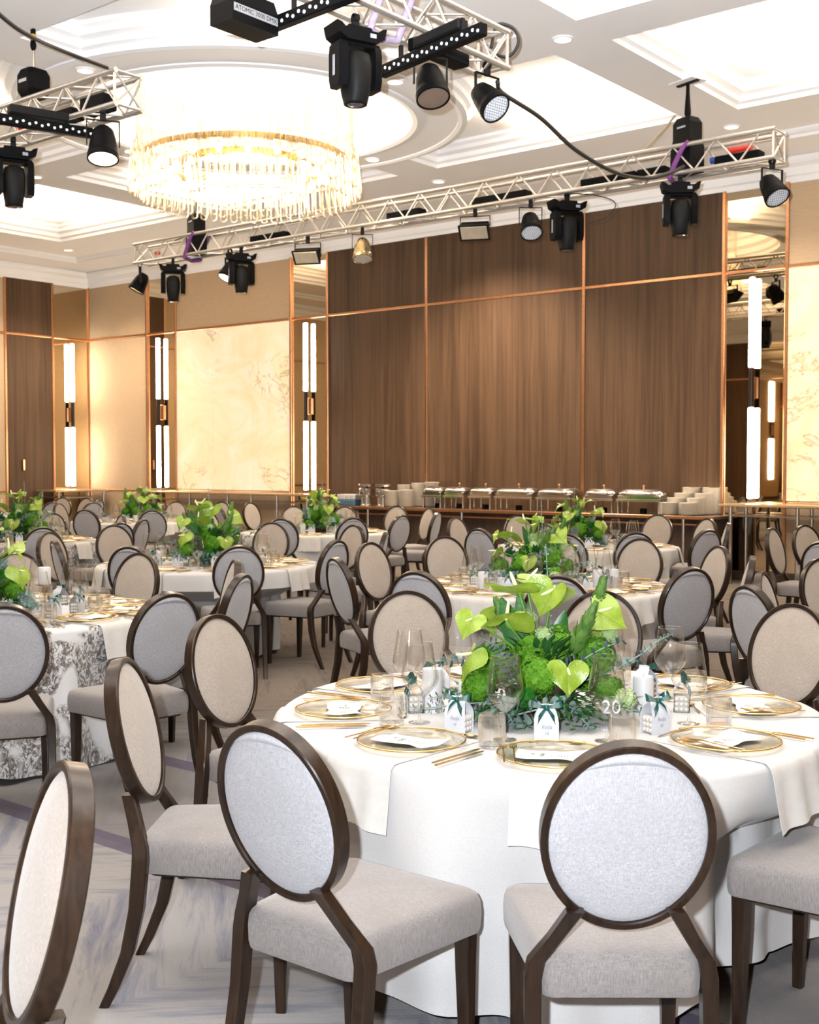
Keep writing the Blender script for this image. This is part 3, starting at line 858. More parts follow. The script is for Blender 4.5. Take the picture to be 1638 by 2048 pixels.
def put_par(face, fname, loc, rz, tilt, label, body=None, roll=0, scale=1):
    r, c = make_par(face, fname, body)
    r.location = loc; r.rotation_euler = (0, 0, rz); c.rotation_euler = (tilt, roll, 0); r.scale = (scale,)*3
    return tag(r, label, None, 'can lights')
put_par(M_LENS, 'lens', on_truss(6.42, 3.72), -1.3, -.5, 'small black can light at the left tip of the wall truss')
put_par(M_PARLIT, 'lit_lamp', on_truss(8.42, 3.66), -.9, -.5, 'black can light with a glowing lamp on the wall truss')
put_par(simple('clear_par_lens', (.7, .66, .6), .15, .4), 'lens', on_truss(11.05, 3.72), .1, -.35, 'polished brass can light in front of the wood wall', M_BRASS)
put_par(M_LEDFACE, 'led_face', on_truss(13.70, 3.72), .05, -.6, 'black LED can with grey face, middle of the wall truss')
put_par(M_LEDFACE, 'led_face', on_truss(16.66, 3.72), .45, -.65, 'black LED can with grey face at the right end of the wall truss', roll=0)
put_par(M_LEDFACE, 'led_face', rp(15.78, 7.55, ZT+.12), .75, -.8, 'black LED can with bright grey face at the top middle', roll=0, scale=1.0)
put_par(simple('brown_lens', (.16, .11, .08), .4), 'lens', rp(15.85, 8.4, ZT+.03), .35, -.42, 'black can light under the perforated bar at the top middle', roll=0, scale=1.0)
put_par(M_PARLIT, 'lit_lamp', rp(12.7, 9.1, ZT-.04), .35, -.28, 'black can light with glowing lamp under the left truss end', roll=.05, scale=1.05)
for s, lb, q in ((10.05, 'open-faced flood light on the wall truss beside the brass can', -.85), (12.89, 'open-faced flood light on the wall truss in front of the wood wall', -.8)):
    r, h = make_flood(); r.location = on_truss(s, 3.72); r.rotation_euler = (0, 0, -.25); h.rotation_euler = (q, 0, 0); tag(r, lb, None, 'flood lights')

# perforated LED bars and strobe on the top middle truss
def led_bar(p, q, label):
    p, q = Vector(p), Vector(q); L = (q-p).length
    r = thing('led_bar', label, 'stage light', (p+q)/2, 0, 'perforated LED bars')
    d = (q-p).normalized(); r.rotation_mode = 'QUATERNION'; r.rotation_quaternion = d.to_track_quat('X', 'Z')
    g = G(); g.box((0, 0, 0), (L, .07, .09), .008); g.build('bar_housing', M_BLACK, r, smooth=0)
    n = int(L/.055)
    led = G().lathe([(.013, -.001), (.012, .004), (.006, .006), (0, .0065)], 8).mesh('led', M_DOT)
    for i in range(n):
        link('led', led, r, (-L/2 + (i+.5)*L/n, -.036, -.012 + .018*(i % 2)), (pi/2, 0, 0))
    g = G(); g.box((L*.08, .01, .10), (L*.45, .10, .08), .012); g.build('driver_box', M_BLACK2, r, smooth=0)
    for x in (-L*.3, L*.3):
        g = G(); g.box((x, 0, .09), (.03, .03, .1), .003); g.build('hanger', M_BLACK2, r, smooth=0)
    return r
led_bar(rp(15.55, 8.62, 4.62), rp(16.70, 8.88, 4.62), 'black perforated LED bar beside the two cans at the top middle')
led_bar(rp(15.60, 9.85, 4.62), rp(16.75, 9.95, 4.62), 'black perforated LED bar between strobe and large moving head')
led_bar(rp(12.05, 10.1, 4.62), rp(12.37, 8.97, 4.62), 'black LED bar under the left truss')
r = thing('strobe_light', 'black strobe light with a white label strip at the top edge', 'stage light', rp(15.59, 10.10, 4.515), ROOMROT + pi/2)
g = G(); g.loft([[(x*.21, y*.11, z) for x, y in ((-1, -1), (1, -1), (1, 1), (-1, 1))] for z in (0, .13)] + [[(x*.19, y*.09, .22) for x, y in ((-1, -1), (1, -1), (1, 1), (-1, 1))]])
b = g.build('housing', M_BLACK, r, smooth=0)
g = G(); g.box((0, -.112, .085), (.40, .004, .052)); lab = g.build('label_strip', simple('grey_white_label', (.27, .27, .28), .6), r, smooth=0)
text('lettering', 'ATOMIC 3000 DMX', .044, M_BLACK2, lab, Matrix.Translation((0, -.1150, .085)) @ Matrix.Rotation(pi/2, 4, 'X'))
g = G(); g.box((0, 0, .26), (.05, .05, .1), .005); g.box((0, -.03, .2), (.44, .02, .02), .003); g.build('bracket', M_BLACK2, r, smooth=0)

# slings, cables, dimmer boxes lying in the trusses
def sling(s, t, z, mat, label, L=.34, rz=.5):
    g = G()
    for k in range(2):
        y = -.16 + .32*k
        g.tube([(-.10, y, -.03), (-.03, y, .12), (.05, y, .26), (.12, y, .33)], [.028, .03, .028, .02], 8)
    g.tube([(-.10, -.16, -.03), (-.12, 0, -.06), (-.10, .16, -.03)], .028, 8)
    o = g.build('round_sling', mat, smooth=60); o.location = rp(s, t, z); o.rotation_euler = (0, 0, ROOMROT)
    tag(o, label, 'sling')
sling(7.62, 3.6, ZT-.01, M_PURPLE, 'purple round sling wrapped on the left end of the wall truss')
sling(15.62, 3.6, ZT-.01, M_PURPLE, 'purple round sling wrapped near the right end of the wall truss')
sling(15.78, 8.75, ZT+.12, M_LILAC, 'pale lilac sling wrapped on the top middle truss')
def gear(s, t, L, label, mat=M_BLACK, h=.10, rz=0, cat='power box'):
    g = G(); g.box((0, 0, h/2), (L, .16, h), .01); o = g.build('power_box', mat, smooth=0)
    o.location = rp(s, t, ZT+.028); o.rotation_euler = (0, 0, ROOMROT+rz); tag(o, label, cat, 'power boxes in the trusses')
for s, L, d in ((9.2, .7, 'near the left moving heads'), (11.7, .55, 'above the brass can'), (13.2, .8, 'above the flood light'), (14.7, .7, 'right of the middle moving head'), (15.25, .35, 'beside the purple sling'), (16.25, .5, 'near the right truss end')):
    gear(s, 3.6, L, 'black power box lying in the wall truss, ' + d)
gear(11.9, 9.0, .6, 'black power box lying in the left truss'); gear(12.5, 9.0, .35, 'short black power box near the left truss end', h=.14)
gear(15.78, 8.2, .6, 'black power box lying in the top middle truss', rz=-pi/2)
def connector(s, z, mat, L, label, t=3.52):
    g = G(); g.tube([(-L/2, 0, 0), (-L/4, 0, 0), (-L/4, 0, 0), (L/4, 0, 0), (L/2, 0, 0)], [.036, .036, .032, .032, .036], 12)
    o = g.build('power_connector', mat, smooth=40); o.location = rp(s, t, z); o.rotation_euler = (0, 0, ROOMROT); tag(o, label, 'plug')
connector(16.22, ZT+.20, M_RED, .26, 'red power connector near the right end of the wall truss')
connector(15.95, ZT+.13, M_BLUE, .12, 'blue power connector beside the purple sling')
connector(6.6, ZT+.16, M_RED, .06, 'small red plug at the left end of the wall truss')
connector(11.55, ZT+.04, M_RED, .09, 'red plug on the left truss', t=9.15)
connector(14.55, ZT+.14, M_RED, .07, 'red plug in the middle of the wall truss')
def cable(pts, rad, label, name='cable', mat=M_CABLE):
    # smooth through points (Catmull-Rom)
    P = [Vector(p) for p in pts]; P = [P[0]*2-P[1]] + P + [P[-1]*2-P[-2]]; out = []
    for i in range(1, len(P)-2):
        for k in range(10):
            u = k/10; a, b, c, d = P[i-1], P[i], P[i+1], P[i+2]
            out.append(.5*((2*b) + (c-a)*u + (2*a-5*b+4*c-d)*u*u + (3*b-a-3*c+d)*u**3))
    out.append(P[-2])
    o = G().tube(out, rad, 8).build(name, mat, smooth=180); return tag(o, label, 'cable')
cable([rp(15.85, 7.5, 4.76), rp(15.75, 7.28, 4.74), rp(15.72, 6.65, 4.68), rp(15.66, 5.95, 4.55), rp(15.7, 5.27, 4.46), rp(15.74, 4.7, 4.5), rp(15.8, 4.3, 4.62), rp(15.7, 3.78, 4.80)], .02, 'thick black cable swagged from the top middle truss to the wall truss')
cable([rp(15.77, 7.48, 5.06), rp(15.77, 7.39, 5.27), rp(15.87, 7.31, 5.25), rp(15.91, 7.28, 5.15), rp(15.88, 7.30, 5.05), rp(15.82, 7.35, 5.01), rp(15.76, 7.45, 5.03)], .014, 'loop of black cable at the end of the top middle truss')
cable([rp(14.2, 11.6, 4.95), rp(13.61, 10.69, 4.91), rp(13.35, 10.26, 4.93), rp(12.96, 9.67, 5.05), rp(12.85, 9.16, 5.07)], .016, 'black cable running down to the end of the left truss')
cable([rp(14.1, 3.45, 5.06), rp(14.8, 3.4, 5.07), rp(15.25, 3.45, 5.3), rp(15.5, 3.6, 5.42)], .010, 'tan cable rising from the wall truss to the right hoist', mat=simple('tan_cable', (.45, .33, .2), .6))
cable([rp(14.2, 3.75, ZT-.02), rp(14.6, 3.75, ZT-.10), rp(14.85, 3.75, ZT-.22), rp(14.75, 3.75, ZT-.36), rp(14.5, 3.75, ZT-.40)], .006, 'thin cable looping off the middle moving head')
cable([rp(7.0, 3.5, 5.06), rp(7.3, 3.5, 5.12), rp(7.5, 3.6, 5.3)], .008, 'thin cable rising to the left hoist')
# ------------------------------------------------------------------ tables: centre x, y, how to name them, cloth
TABLES = {
 'T1': (.477, 4.12, 'the table numbered 20', M_CLOTH), 'T2': (-2.36, 6.85, 'the near left toile table', M_TOILE),
 'T3': (-1.72, 10.2, 'the white table left of centre', M_CLOTH), 'T4': (.906, 8.35, 'the white table behind number 20', M_CLOTH),
 'T5': (1.85, 12.45, 'the white table by stacked plates', M_CLOTH), 'T6': (-1.17, 15.0, 'the white table by soup warmers', M_CLOTH),
 'T7': (-4.1, 17.9, 'the white table below the onyx', M_CLOTH), 'T8': (-4.4, 13.25, 'the rear left toile table', M_TOILE),
 'T9': (-6.75, 20.2, 'the far corner table', M_CLOTH)}
TR, TH = .92, .75
CHAIRS = [
('T1',0.479,2.675,0,'B'),
('T1',-0.264,2.852,38,'B'),
('T1',-0.782,3.668,93,'E'),
('T1',-0.689,4.695,121,'F'),
('T1',0.012,5.548,165,'F'),
('T1',0.882,5.549,-164,'F'),
('T1',1.575,5.055,-131,'F'),
('T4',0.086,6.814,27,'B'),
('T4',-0.377,7.739,63,'B'),
('T4',-0.226,9.092,130,'F'),
('T4',0.327,9.821,158,'F'),
('T4',1.164,9.485,-165,'F'),
('T4',1.815,9.561,-150,'F'),
('T4',2.168,8.740,-106,'F'),
('T4',2.132,7.841,-76,'E'),
('T4',1.589,7.042,-27,'B'),
('T4',0.806,6.583,3,'B'),
('T3',-1.285,8.931,-15,'B'),
('T3',-0.666,9.523,-58,'B'),
('T3',-0.317,10.593,-84,'E'),
('T3',-0.622,11.723,-133,'F'),
('T3',-1.429,12.195,-171,'F'),
('T3',-2.856,11.708,145,'F'),
('T3',-3.090,10.540,112,'E'),
('T3',-2.624,9.515,63,'B'),
('T3',-2.026,8.877,15,'B'),
('T2',-1.783,5.230,-20,'B'),
('T2',-1.199,5.666,-45,'B'),
('T2',-1.018,6.560,-75,'E'),
('T2',-1.190,7.456,-107,'E'),
('T2',-1.870,7.984,-150,'F'),
('T2',-2.659,8.063,168,'F'),
('T5',1.991,10.691,-5,'B'),
('T5',1.375,10.460,12,'B'),
('T5',2.684,11.080,-31,'B'),
('T5',3.139,12.222,-78,'E'),
('T5',3.190,13.160,-116,'F'),
('T5',2.902,14.163,-148,'F'),
('T5',1.309,14.013,160,'F'),
('T5',0.599,13.389,127,'F'),
('T5',0.716,11.238,42,'B'),
('T6',-0.672,13.559,-20,'B'),
('T6',-1.406,13.318,5,'B'),
('T6',-0.173,14.187,-50,'B'),
('T6',-0.222,17.048,-153,'F'),
('T6',0.183,16.314,-118,'F'),
('T6',0.253,15.038,-70,'B'),
('T6',-0.930,16.836,-170,'F'),
('T6',-1.636,17.039,168,'F'),
('T6',-2.334,14.811,108,'F'),
('T6',-2.534,16.609,60,'B'),
('T6',-2.405,18.644,125,'F'),
('T7',-3.386,15.760,-13,'B'),
('T7',-4.260,15.933,12,'B'),
('T7',-5.002,18.205,105,'F'),
('T7',-3.049,19.111,-150,'F'),
('T7',-3.750,19.098,-170,'F'),
('T8',-3.531,11.526,-20,'B'),
('T8',-3.052,12.378,-47,'B'),
('T8',-3.016,13.114,-76,'E'),
('T8',-3.611,13.924,-120,'F'),
('T8',-4.347,14.438,-165,'F'),
('T9',-5.680,19.053,-25,'B'),
('T9',-5.020,18.900,-35,'B'),
('T9',-5.350,20.317,-76,'E'),
('T9',-5.751,21.091,-150,'F'),
('T9',-6.239,21.397,-165,'F'),
('T10',1.786,5.974,70,'B'),
('T10',2.050,6.600,118,'E'),
('T10',2.670,7.544,160,'F'),
('T11',3.478,11.176,128,'E'),
('T11',3.938,11.703,150,'F'),
('T11',3.278,9.359,45,'B'),
('T1',1.370,3.190,-48,'S'),
('X',-0.720,2.130,-116,'N'),
]
NEAR = {k: [] for k in TABLES}
for i, (tk, x, y, h, fl) in enumerate(CHAIRS):
    if tk in TABLES:
        tx, ty = TABLES[tk][:2]; dx, dy = x-tx, y-ty; d = hypot(dx, dy); m = max(1.22, d)
        x, y = tx + dx*m/d, ty + dy*m/d
        CHAIRS[i] = (tk, x, y, h, fl)
    for k, (tx, ty, _, _) in TABLES.items():
        if hypot(x-tx, y-ty) < 1.9: NEAR[k].append((x-tx, y-ty, R(h)))
def clock(az):
    h = int(round((az % 360)/30)) % 12
    return ['twelve', 'one', 'two', 'three', 'four', 'five', 'six', 'seven', 'eight', 'nine', 'ten', 'eleven'][h] + " o'clock"
def cloth_r(a, z, ph, hem):
    """radius of the hanging cloth at height z: vertical folds that open towards the hem"""
    d = max(0, (TH - .02 - z)/(TH - .02 - hem))
    f = sin(15*a + ph + .7*sin(3*a + ph)) * .6 + .35*sin(9*a + 2*ph + .5) + .25*sin(22*a + 1.3*ph)
    return TR + .012 + .035*d + .062*(d**.8)*f
def make_cloth_mesh(mat, ph, hem, near, n=288):
    g = G(); rings = []
    for r in (.15, .45, .75, .88):
        rings.append([(r*cos(2*pi*k/n), r*sin(2*pi*k/n), TH) for k in range(n)])
    for r, z in ((TR-.012, TH-.0006), (TR, TH-.004), (TR+.007, TH-.012), (TR+.011, TH-.022)):
        rings.append([(r*cos(2*pi*k/n), r*sin(2*pi*k/n), z) for k in range(n)])
    for i in range(1, 13):
        row = []
        for k in range(n):
            a = 2*pi*k/n
            h = hem + .012*sin(5*a + ph) + .008*sin(15*a + ph)
            z = (TH-.022) + (h - TH + .022)*i/12
            r = cloth_r(a, z, ph, hem)
            row.append((r*cos(a), r*sin(a), z))
        rings.append(row)
    # where a chair stands against the cloth, its seat pushes the cloth in
    for ri in range(8, len(rings)):
        row = rings[ri]; push = [0.0]*n
        for k, (px, py, pz) in enumerate(row):
            r0 = hypot(px, py); wz = min(1, max(0, (.60 - pz)/.07))
            if wz <= 0: continue
            rm = r0
            for cx, cyy, h in near:
                fx, fy = sin(h), cos(h)
                for _ in range(24):
                    vx, vy = px*rm/r0 - cx, py*rm/r0 - cyy
                    lx, ly = vx*fy - vy*fx, vx*fx + vy*fy
                    lim = .485 * min(1, max(0, (.40 - abs(lx))/.12)) - .6*max(0, abs(lx)-.40)
                    if ly >= lim or rm < .64: break
                    rm -= .02
            push[k] = (r0 - rm)*wz
        if max(push) > 0:
            mx = [max(push[(k+d) % n] for d in range(-5, 6)) for k in range(n)]
            sm = [sum(mx[(k+d) % n] for d in range(-7, 8))/15 for k in range(n)]
            for k, (px, py, pz) in enumerate(row):
                r0 = hypot(px, py); q = (r0 - sm[k])/r0; row[k] = (px*q, py*q, pz)
    g.loft(rings, cap='start')
    return g.mesh('tablecloth', mat, 60, recalc=False)
def make_table():
    r = thing('banquet_table', 'x', 'table')
    g = G(); g.lathe([(0, TH-.03), (TR-.02, TH-.03), (TR-.02, TH-.004), (0, TH-.004)], 48); g.build('tabletop', M_DARKWOOD, r, smooth=30)
    for i in range(4):
        a = pi/4 + i*pi/2
        g = G(); g.tube([(.40*cos(a), .40*sin(a), 0), (.35*cos(a), .35*sin(a), TH-.03)], .02, 8); g.build('leg', M_BLACK, r)
    return r
TP = Proto(make_table())
PH = {}
for i, (k, (x, y, nm, mat)) in enumerate(TABLES.items()):
    TP.put((x, y, 0), .2*i, 'round banquet table under the floor-length cloth of ' + nm, 'round banquet tables')
    PH[k] = 1.7*i + .4
    hem = .085 if k == 'T1' else .025
    o = link('tablecloth', make_cloth_mesh(mat, PH[k], hem, NEAR[k]), None, (x, y, 0))
    tag(o, ('printed grey-on-white toile' if mat is M_TOILE else 'plain white') + ' cloth to the floor on ' + nm, 'tablecloth', 'floor-length tablecloths')

# ------------------------------------------------------------------ chairs (local +y is where the sitter looks)
def make_chair():
    r = thing('dining_chair', 'x', 'chair')
    cz, cyy, aa, bb, tl = .781, -.0625, .193, .226, R(13.4)
    Uv = Vector((0, -sin(tl), cos(tl))); Nv = Vector((0, cos(tl), sin(tl))); C = Vector((0, cyy, cz))
    def E(th, da, off): return C + Vector(((aa-da)*sin(th), 0, 0)) + Uv*((bb-da)*cos(th)) + Nv*off
    g = G(); rings = []
    for k in range(56):
        t = 2*pi*k/56
        rings.append([E(t, d, o) for d, o in ((0, -.018), (0, .018), (.003, .021), (.015, .021), (.018, .018), (.018, -.018), (.015, -.021), (.003, -.021))])
    g.loft(rings, close_path=True); g.build('back_frame', M_CHAIRWOOD, r, smooth=40)
    for sg, pn, mt in ((1, 'backrest', M_FAB), (-1, 'back_panel', M_FABB)):
        rr = []; g = G()
        for q in (1, .97, .9, .75, .5, .25): 
            rr.append([C + Vector(((aa-.017)*q*sin(t), 0, 0)) + Uv*((bb-.017)*q*cos(t)) + Nv*(sg*(.010 + .020*(1-q**2)**.6)) for t in [2*pi*k/48 for k in range(48)]])
        g.loft(rr, cap='end')
        g.build(pn, mt, r, smooth=60)
    def pull(u, v):
        t = (u*2-1)*R(36)
        p = E(t, .018, 0)
        sag = .030*(1-(u*2-1)**2)
        q = p - Uv*(sag*v)
        return q - Nv*(.016 + .010*sin(pi*min(1, v*1.1)) * (1-(u*2-1)**2))
    g = G(); g.sheet(pull, 16, 5); g.build('pull_tab', M_FABB, r, smooth=60)
    for s in (-1, 1):
        pts = [(.112, -.052, .612, .020, .019), (.150, -.024, .545, .018, .020), (.192, .004, .478, .019, .022), (.200, .006, .44, .019, .023), (.201, -.006, .30, .018, .022), (.199, -.034, .17, .017, .020), (.195, -.078, .06, .015, .017), (.192, -.108, 0, .014, .015)]
        g = G(); rings = []
        for x, y, z, hx, hy in pts:
            c = .004
            rings.append([(s*x + i, y + j, z) for i, j in ((-hx+c, -hy), (hx-c, -hy), (hx, -hy+c), (hx, hy-c), (hx-c, hy), (-hx+c, hy), (-hx, hy-c), (-hx, -hy+c))])
        g.loft(rings); g.build('leg', M_CHAIRWOOD, r, smooth=28)
        g = G(); rings = []
        for y, z, h in ((.412, .41, .023), (.412, .30, .021), (.416, .12, .017), (.418, 0, .015)):
            x = s*.197; c = .004
            rings.append([(x + i, y + j, z) for i, j in ((-h+c, -h), (h-c, -h), (h, -h+c), (h, h-c), (h-c, h), (-h+c, h), (-h, h-c), (-h, -h+c))])
        g.loft(rings); g.build('leg', M_CHAIRWOOD, r, smooth=28)
    def outline(k, z):
        pts = []
        hw0, hw1, y0, y1, rad = .183, .232, -.012, .452, .035
        cs = [(-hw0, y0), (hw0, y0), (hw1, y1), (-hw1, y1)]
        for i, (x, y) in enumerate(cs):
            a0 = [pi, 1.5*pi, 0, .5*pi][i]
            sx, sy = (1 if x < 0 else -1), (1 if y < .2 else -1)
            for j in range(7):
                a = a0 + j*pi/12
                pts.append(((x + sx*rad + rad*cos(a))*k, (y + sy*rad + rad*sin(a) - .22)*k + .22, z))
        return pts
    g = G(); g.loft([outline(.99, .395), outline(1.005, .41), outline(1.01, .45), outline(1.0, .475), outline(.975, .492), outline(.92, .501), outline(.75, .508), outline(.45, .512), outline(.15, .513)])
    g.build('seat', M_SEAT, r, smooth=50)
    g = G(); g.loft([outline(.88, .382), outline(.90, .397)]); g.build('seat_frame', M_CHAIRWOOD, r, smooth=30)
    return r
CH = Proto(make_chair())
used = {}
GD = {'B': 'seen from behind', 'F': 'facing us', 'E': 'seen edge-on', 'S': 'cut by the frame', 'N': ''}
OFF = {'T10': (3.08, 6.25, 'the table beyond the right edge'), 'T11': (4.6, 10.5, 'the rear table beyond the right edge')}
for tk, x, y, h, fl in CHAIRS:
    if tk == 'X': lab = 'oval-backed grey chair cut by the left edge, nearest to the camera'; grp = 'single chair at the lower left'
    else:
        if tk in TABLES:
            tx, ty, nm = TABLES[tk][0], TABLES[tk][1], TABLES[tk][2]
        else: tx, ty, nm = OFF[tk]
        ck = clock(degrees(atan2(x-tx, y-ty)))
        lab = "grey oval-back chair %s, %s of %s" % (GD[fl], ck, nm)
        if lab in used: lab = lab.replace('grey oval-back chair', 'farther grey chair')
        used[lab] = 1; grp = 'oval-backed banquet chairs'
    CH.put((x, y, 0), R(-h), lab, grp, 1.05 if tk == 'X' else None)

# ------------------------------------------------------------------ tableware prototypes
def make_charger():
    r = thing('charger_plate', 'x', 'plate')
    g = G(); g.lathe([(0, .003), (.098, .003), (.112, .008), (.150, .014), (.163, .0165), (.163, .0135), (.150, .010), (.112, .004), (.10, 0), (0, 0)], 56); g.build('plate', M_PLATEGLASS, r, smooth=40)
    g = G(); g.loft([[((.1635 + .0032*cos(b))*cos(a), (.1635 + .0032*cos(b))*sin(a), .0155 + .0028*sin(b)) for b in [2*pi*j/8 for j in range(8)]] for a in [2*pi*k/64 for k in range(64)]], close_path=True)
    g.build('gold_rim', M_GOLD, r, smooth=60)
    return r
def make_wineglass(n=32):
    r = thing('wine_glass', 'x', 'glass')
    g = G(); g.lathe([(.0, .0), (.036, .0), (.0365, .0015), (.02, .004), (.006, .009), (.0038, .02), (.0035, .07), (.005, .082), (.012, .089), (.030, .105), (.048, .125), (.0575, .145), (.0585, .152), (.056, .175), (.049, .215), (.0415, .263)], n)
    o = g.build('bowl', M_GLASS, r, smooth=60)
    g = G(); g.loft([[((.0415 + .0008*cos(b))*cos(a), (.0415 + .0008*cos(b))*sin(a), .263 + .0008*sin(b)) for b in [2*pi*j/5 for j in range(5)]] for a in [2*pi*k/n for k in range(n)]], close_path=True)
    g.build('lip', M_GLASS, r, smooth=60)
    return r
def make_tumbler():
    r = thing('tumbler', 'x', 'glass')
    md = lambda a, z: 1 + (.034*cos(24*a) if .008 < z < .094 else 0)
    g = G(); g.lathe([(0, .0), (.036, .0), (.039, .004), (.040, .03), (.0405, .06), (.0395, .09), (.038, .099)], 96, mod=md)
    g.lathe([(0, .010), (.034, .011), (.0365, .018), (.0375, .06), (.0365, .099)], 96, mod=lambda a, z: 1 + .012*cos(24*a))
    g.lathe([(.0365, .099), (.0372, .1002), (.038, .099)], 96)
    g.build('ribbed_body', M_TUMBLER, r, smooth=60)
    return r
def bow_mesh():
    g = G()
    def ribbon(pts, w):
        rings = []
        for (x, y, z, tw, k) in pts:
            d = Vector((0, cos(tw), sin(tw)))*(w*k)
            p = Vector((x, y, z)); rings.append([p - d, p + d])
        n = len(rings); vs = [p for q in rings for p in q]
        g.add(vs, [(2*i, 2*i+1, 2*i+3, 2*i+2) for i in range(n-1)])
    for s in (-1, 1):
        lp = []
        for i in range(11):
            t = i/10; a = 2*pi*t
            lp.append((s*(.004 + .019*(1-cos(a))), -.004 + .011*sin(a), .004 + .009*(1-cos(a))*.5, 1.1 + .4*sin(a), .35 + .65*(1-cos(a))/2))
        ribbon(lp, .0105)
        ribbon([(s*.002, -.006, .0, 1.2, .5), (s*.010, -.014, -.008, 1.0, .8), (s*.019, -.017, -.019, 1.1, .95), (s*.026, -.014, -.030, 1.2, 1.0)], .0088)
    g.ball((0, -.004, .002), (.007, .007, .008), 8, 6)
    return g.mesh('bow', M_RIBBON, 60)
BOW = bow_mesh()
BUB = G()
for y in (-.016, 0, .016):
    for z in (.011, .028, .045): BUB.ball((0, y, z), .0098, 8, 6)
BUBM = BUB.mesh('bubbles', M_BUBBLE, 180)
def make_box(withtext):
    r = thing('favour_box', 'x', 'gift box')
    side = [(-.027, 0), (-.029, .05), (-.0285, .062), (-.024, .075), (-.015, .088), (-.005, .098), (-.003, .112)]
    prof = side + [(-y, z) for y, z in side[::-1]]
    def wd(z): return .0375 if z < .055 else .0375 - .013*((z-.055)/.045)**2 if z < .1 else .0245
    g = G()
    for th in (0, .0012):
        g.loft([[(-wd(z), y*(1-th*30), z - th), (wd(z), y*(1-th*30), z - th)] for y, z in prof], close_ring=False, cap=False)
    s_ = g.build('card_sleeve', M_WHITEBOX, r, smooth=45)
    g = G(); g.box((0, 0, .028), (.060, .05, .056), .004); c = g.build('wax_cube', M_BUBBLE, r, smooth=0)
    for sx in (-1, 1): link('bubbles', BUBM, c, (sx*.0285, 0, 0))
    link('bow', BOW, r, (0, -.006, .1)).scale = (1.12, 1.3, 1.3)
    if withtext:
        Mt = Matrix.Translation((0, -.0294, .046)) @ Matrix.Rotation(pi/2, 4, 'X')
        text('lettering', 'Relja', .017, M_INK2, s_, Mt, .35)
        text('lettering', '18', .013, M_INK2, s_, Matrix.Translation((0, -.0290, .026)) @ Matrix.Rotation(pi/2, 4, 'X'), .2)
    return r
def make_menu(withtext):
    r = thing('menu_card', 'x', 'card')
    L, W2 = .11, .056
    def fn(u, v):
        x = (u*2-1)*L; y = (v*2-1)*W2*(1 + .10*sin(9*u) + .06*cos(15*u))
        return (x, y, .004 + .022*max(0, abs(u*2-1)-.55)**1.6*(1.5 if u > .5 else .8) + .003*sin(5*v+3*u))
    g = G(); g.sheet(fn, 22, 8); c = g.build('paper', M_PAPER, r, smooth=180)
    if withtext:
        def zt(x): return fn((x/L+1)/2, .5)[2] + .0022
        text('lettering', 'Relja', .020, M_INK, c, Matrix.Translation((-.035, 0, zt(-.035))) @ Matrix.Rotation(pi/2, 4, 'Z'), .2)
        text('lettering', '18', .018, M_INK, c, Matrix.Translation((-.060, 0, zt(-.06)+.001)) @ Matrix.Rotation(pi/2, 4, 'Z'), .2)
        g = G()
        for x, w in ((-.008, .03), (.012, .05), (.020, .054), (.030, .04), (.038, .05)):
            for k in range(int(w/.006)):
                y = -w/2 + k*.006
                g.box((x, y, zt(x)-.0012 + .004*0), (.0016, .0042 if k % 4 else .002, .0006))
        o = g.build('text_lines', M_INK, c, smooth=0)
    return r
def make_napkin(ph, hem, tk):
    """folded napkin lying under the plate and hanging over the table edge; local -y points out from the table centre"""
    path = [(-.52, TH+.0012), (-.60, TH+.0012), (-.78, TH+.0012), (-TR+.015, TH+.0022), (-TR-.004, TH+.0005), (-TR-.017, TH-.012), (-TR-.022, TH-.03), (-TR-.028, TH-.07), (-TR-.036, TH-.12), (-TR-.046, TH-.175)]
    def mk(az):
        g = G(); rows = []
        for off in (0, .0012):
            rr = []
            for i, (y, z) in enumerate(path):
                row = []
                for j in range(15):
                    u = j/14*2-1; x = u*.125*(1 + .05*max(0, i-5)/4)
                    yy = y
                    if i >= 3:       # follow the round edge
                        lim = math.sqrt(max(.01, (abs(y))**2 - x*x)); yy = -lim
                    if i > 5: yy -= .008*(1+sin(7*u + az))*(i-5)/4
                    zz = z + off + (.02*u*sin(az*3) * max(0, i-6)/3)
                    row.append((x, yy - (off if i > 4 else 0), zz))
                rr.append(row)
            rows.append(rr)
        for rr in rows: g.loft(rr, close_ring=False, cap=False)
        g.loft([rows[0][-1], rows[1][-1]], close_ring=False, cap=False)
        for e in (0, -1): g.loft([[q[e] for q in rows[0]], [q[e] for q in rows[1]]], close_ring=False, cap=False)
        return g
    return mk
def make_fork():
    g = G(); g.loft([[(x, y, z + b) for x, z, b in ((-w, 0, 0), (w, 0, 0), (w, 0, .002), (-w, 0, .002))] for y, w, z in [] ] or [[(-w, y, z), (w, y, z), (w, y, z+.002), (-w, y, z+.002)] for y, w, z in ((-.105, .0028, 0), (-.02, .0024, .001), (.02, .002, .003), (.035, .004, .004), (.045, .010, .002), (.055, .011, .001))])
    for i in range(4):
        x = -.0085 + i*.00567
        g.loft([[(x-w, y, z), (x+w, y, z), (x+w, y, z+.0018), (x-w, y, z+.0018)] for y, w, z in ((.054, .0018, .001), (.08, .0016, .0), (.098, .0010, .003))])
    return g.mesh('fork', M_GOLDCUT, 40)
def make_knife():
    g = G(); g.loft([[(-w, y, 0), (w, y, 0), (w, y, h), (-w, y, h)] for y, w, h in ((-.115, .003, .004), (.0, .003, .004), (.01, .0035, .003), (.03, .0075, .0018), (.09, .0075, .0015), (.108, .004, .0012), (.113, .001, .001))])
    return g.mesh('knife', M_GOLDCUT, 40)
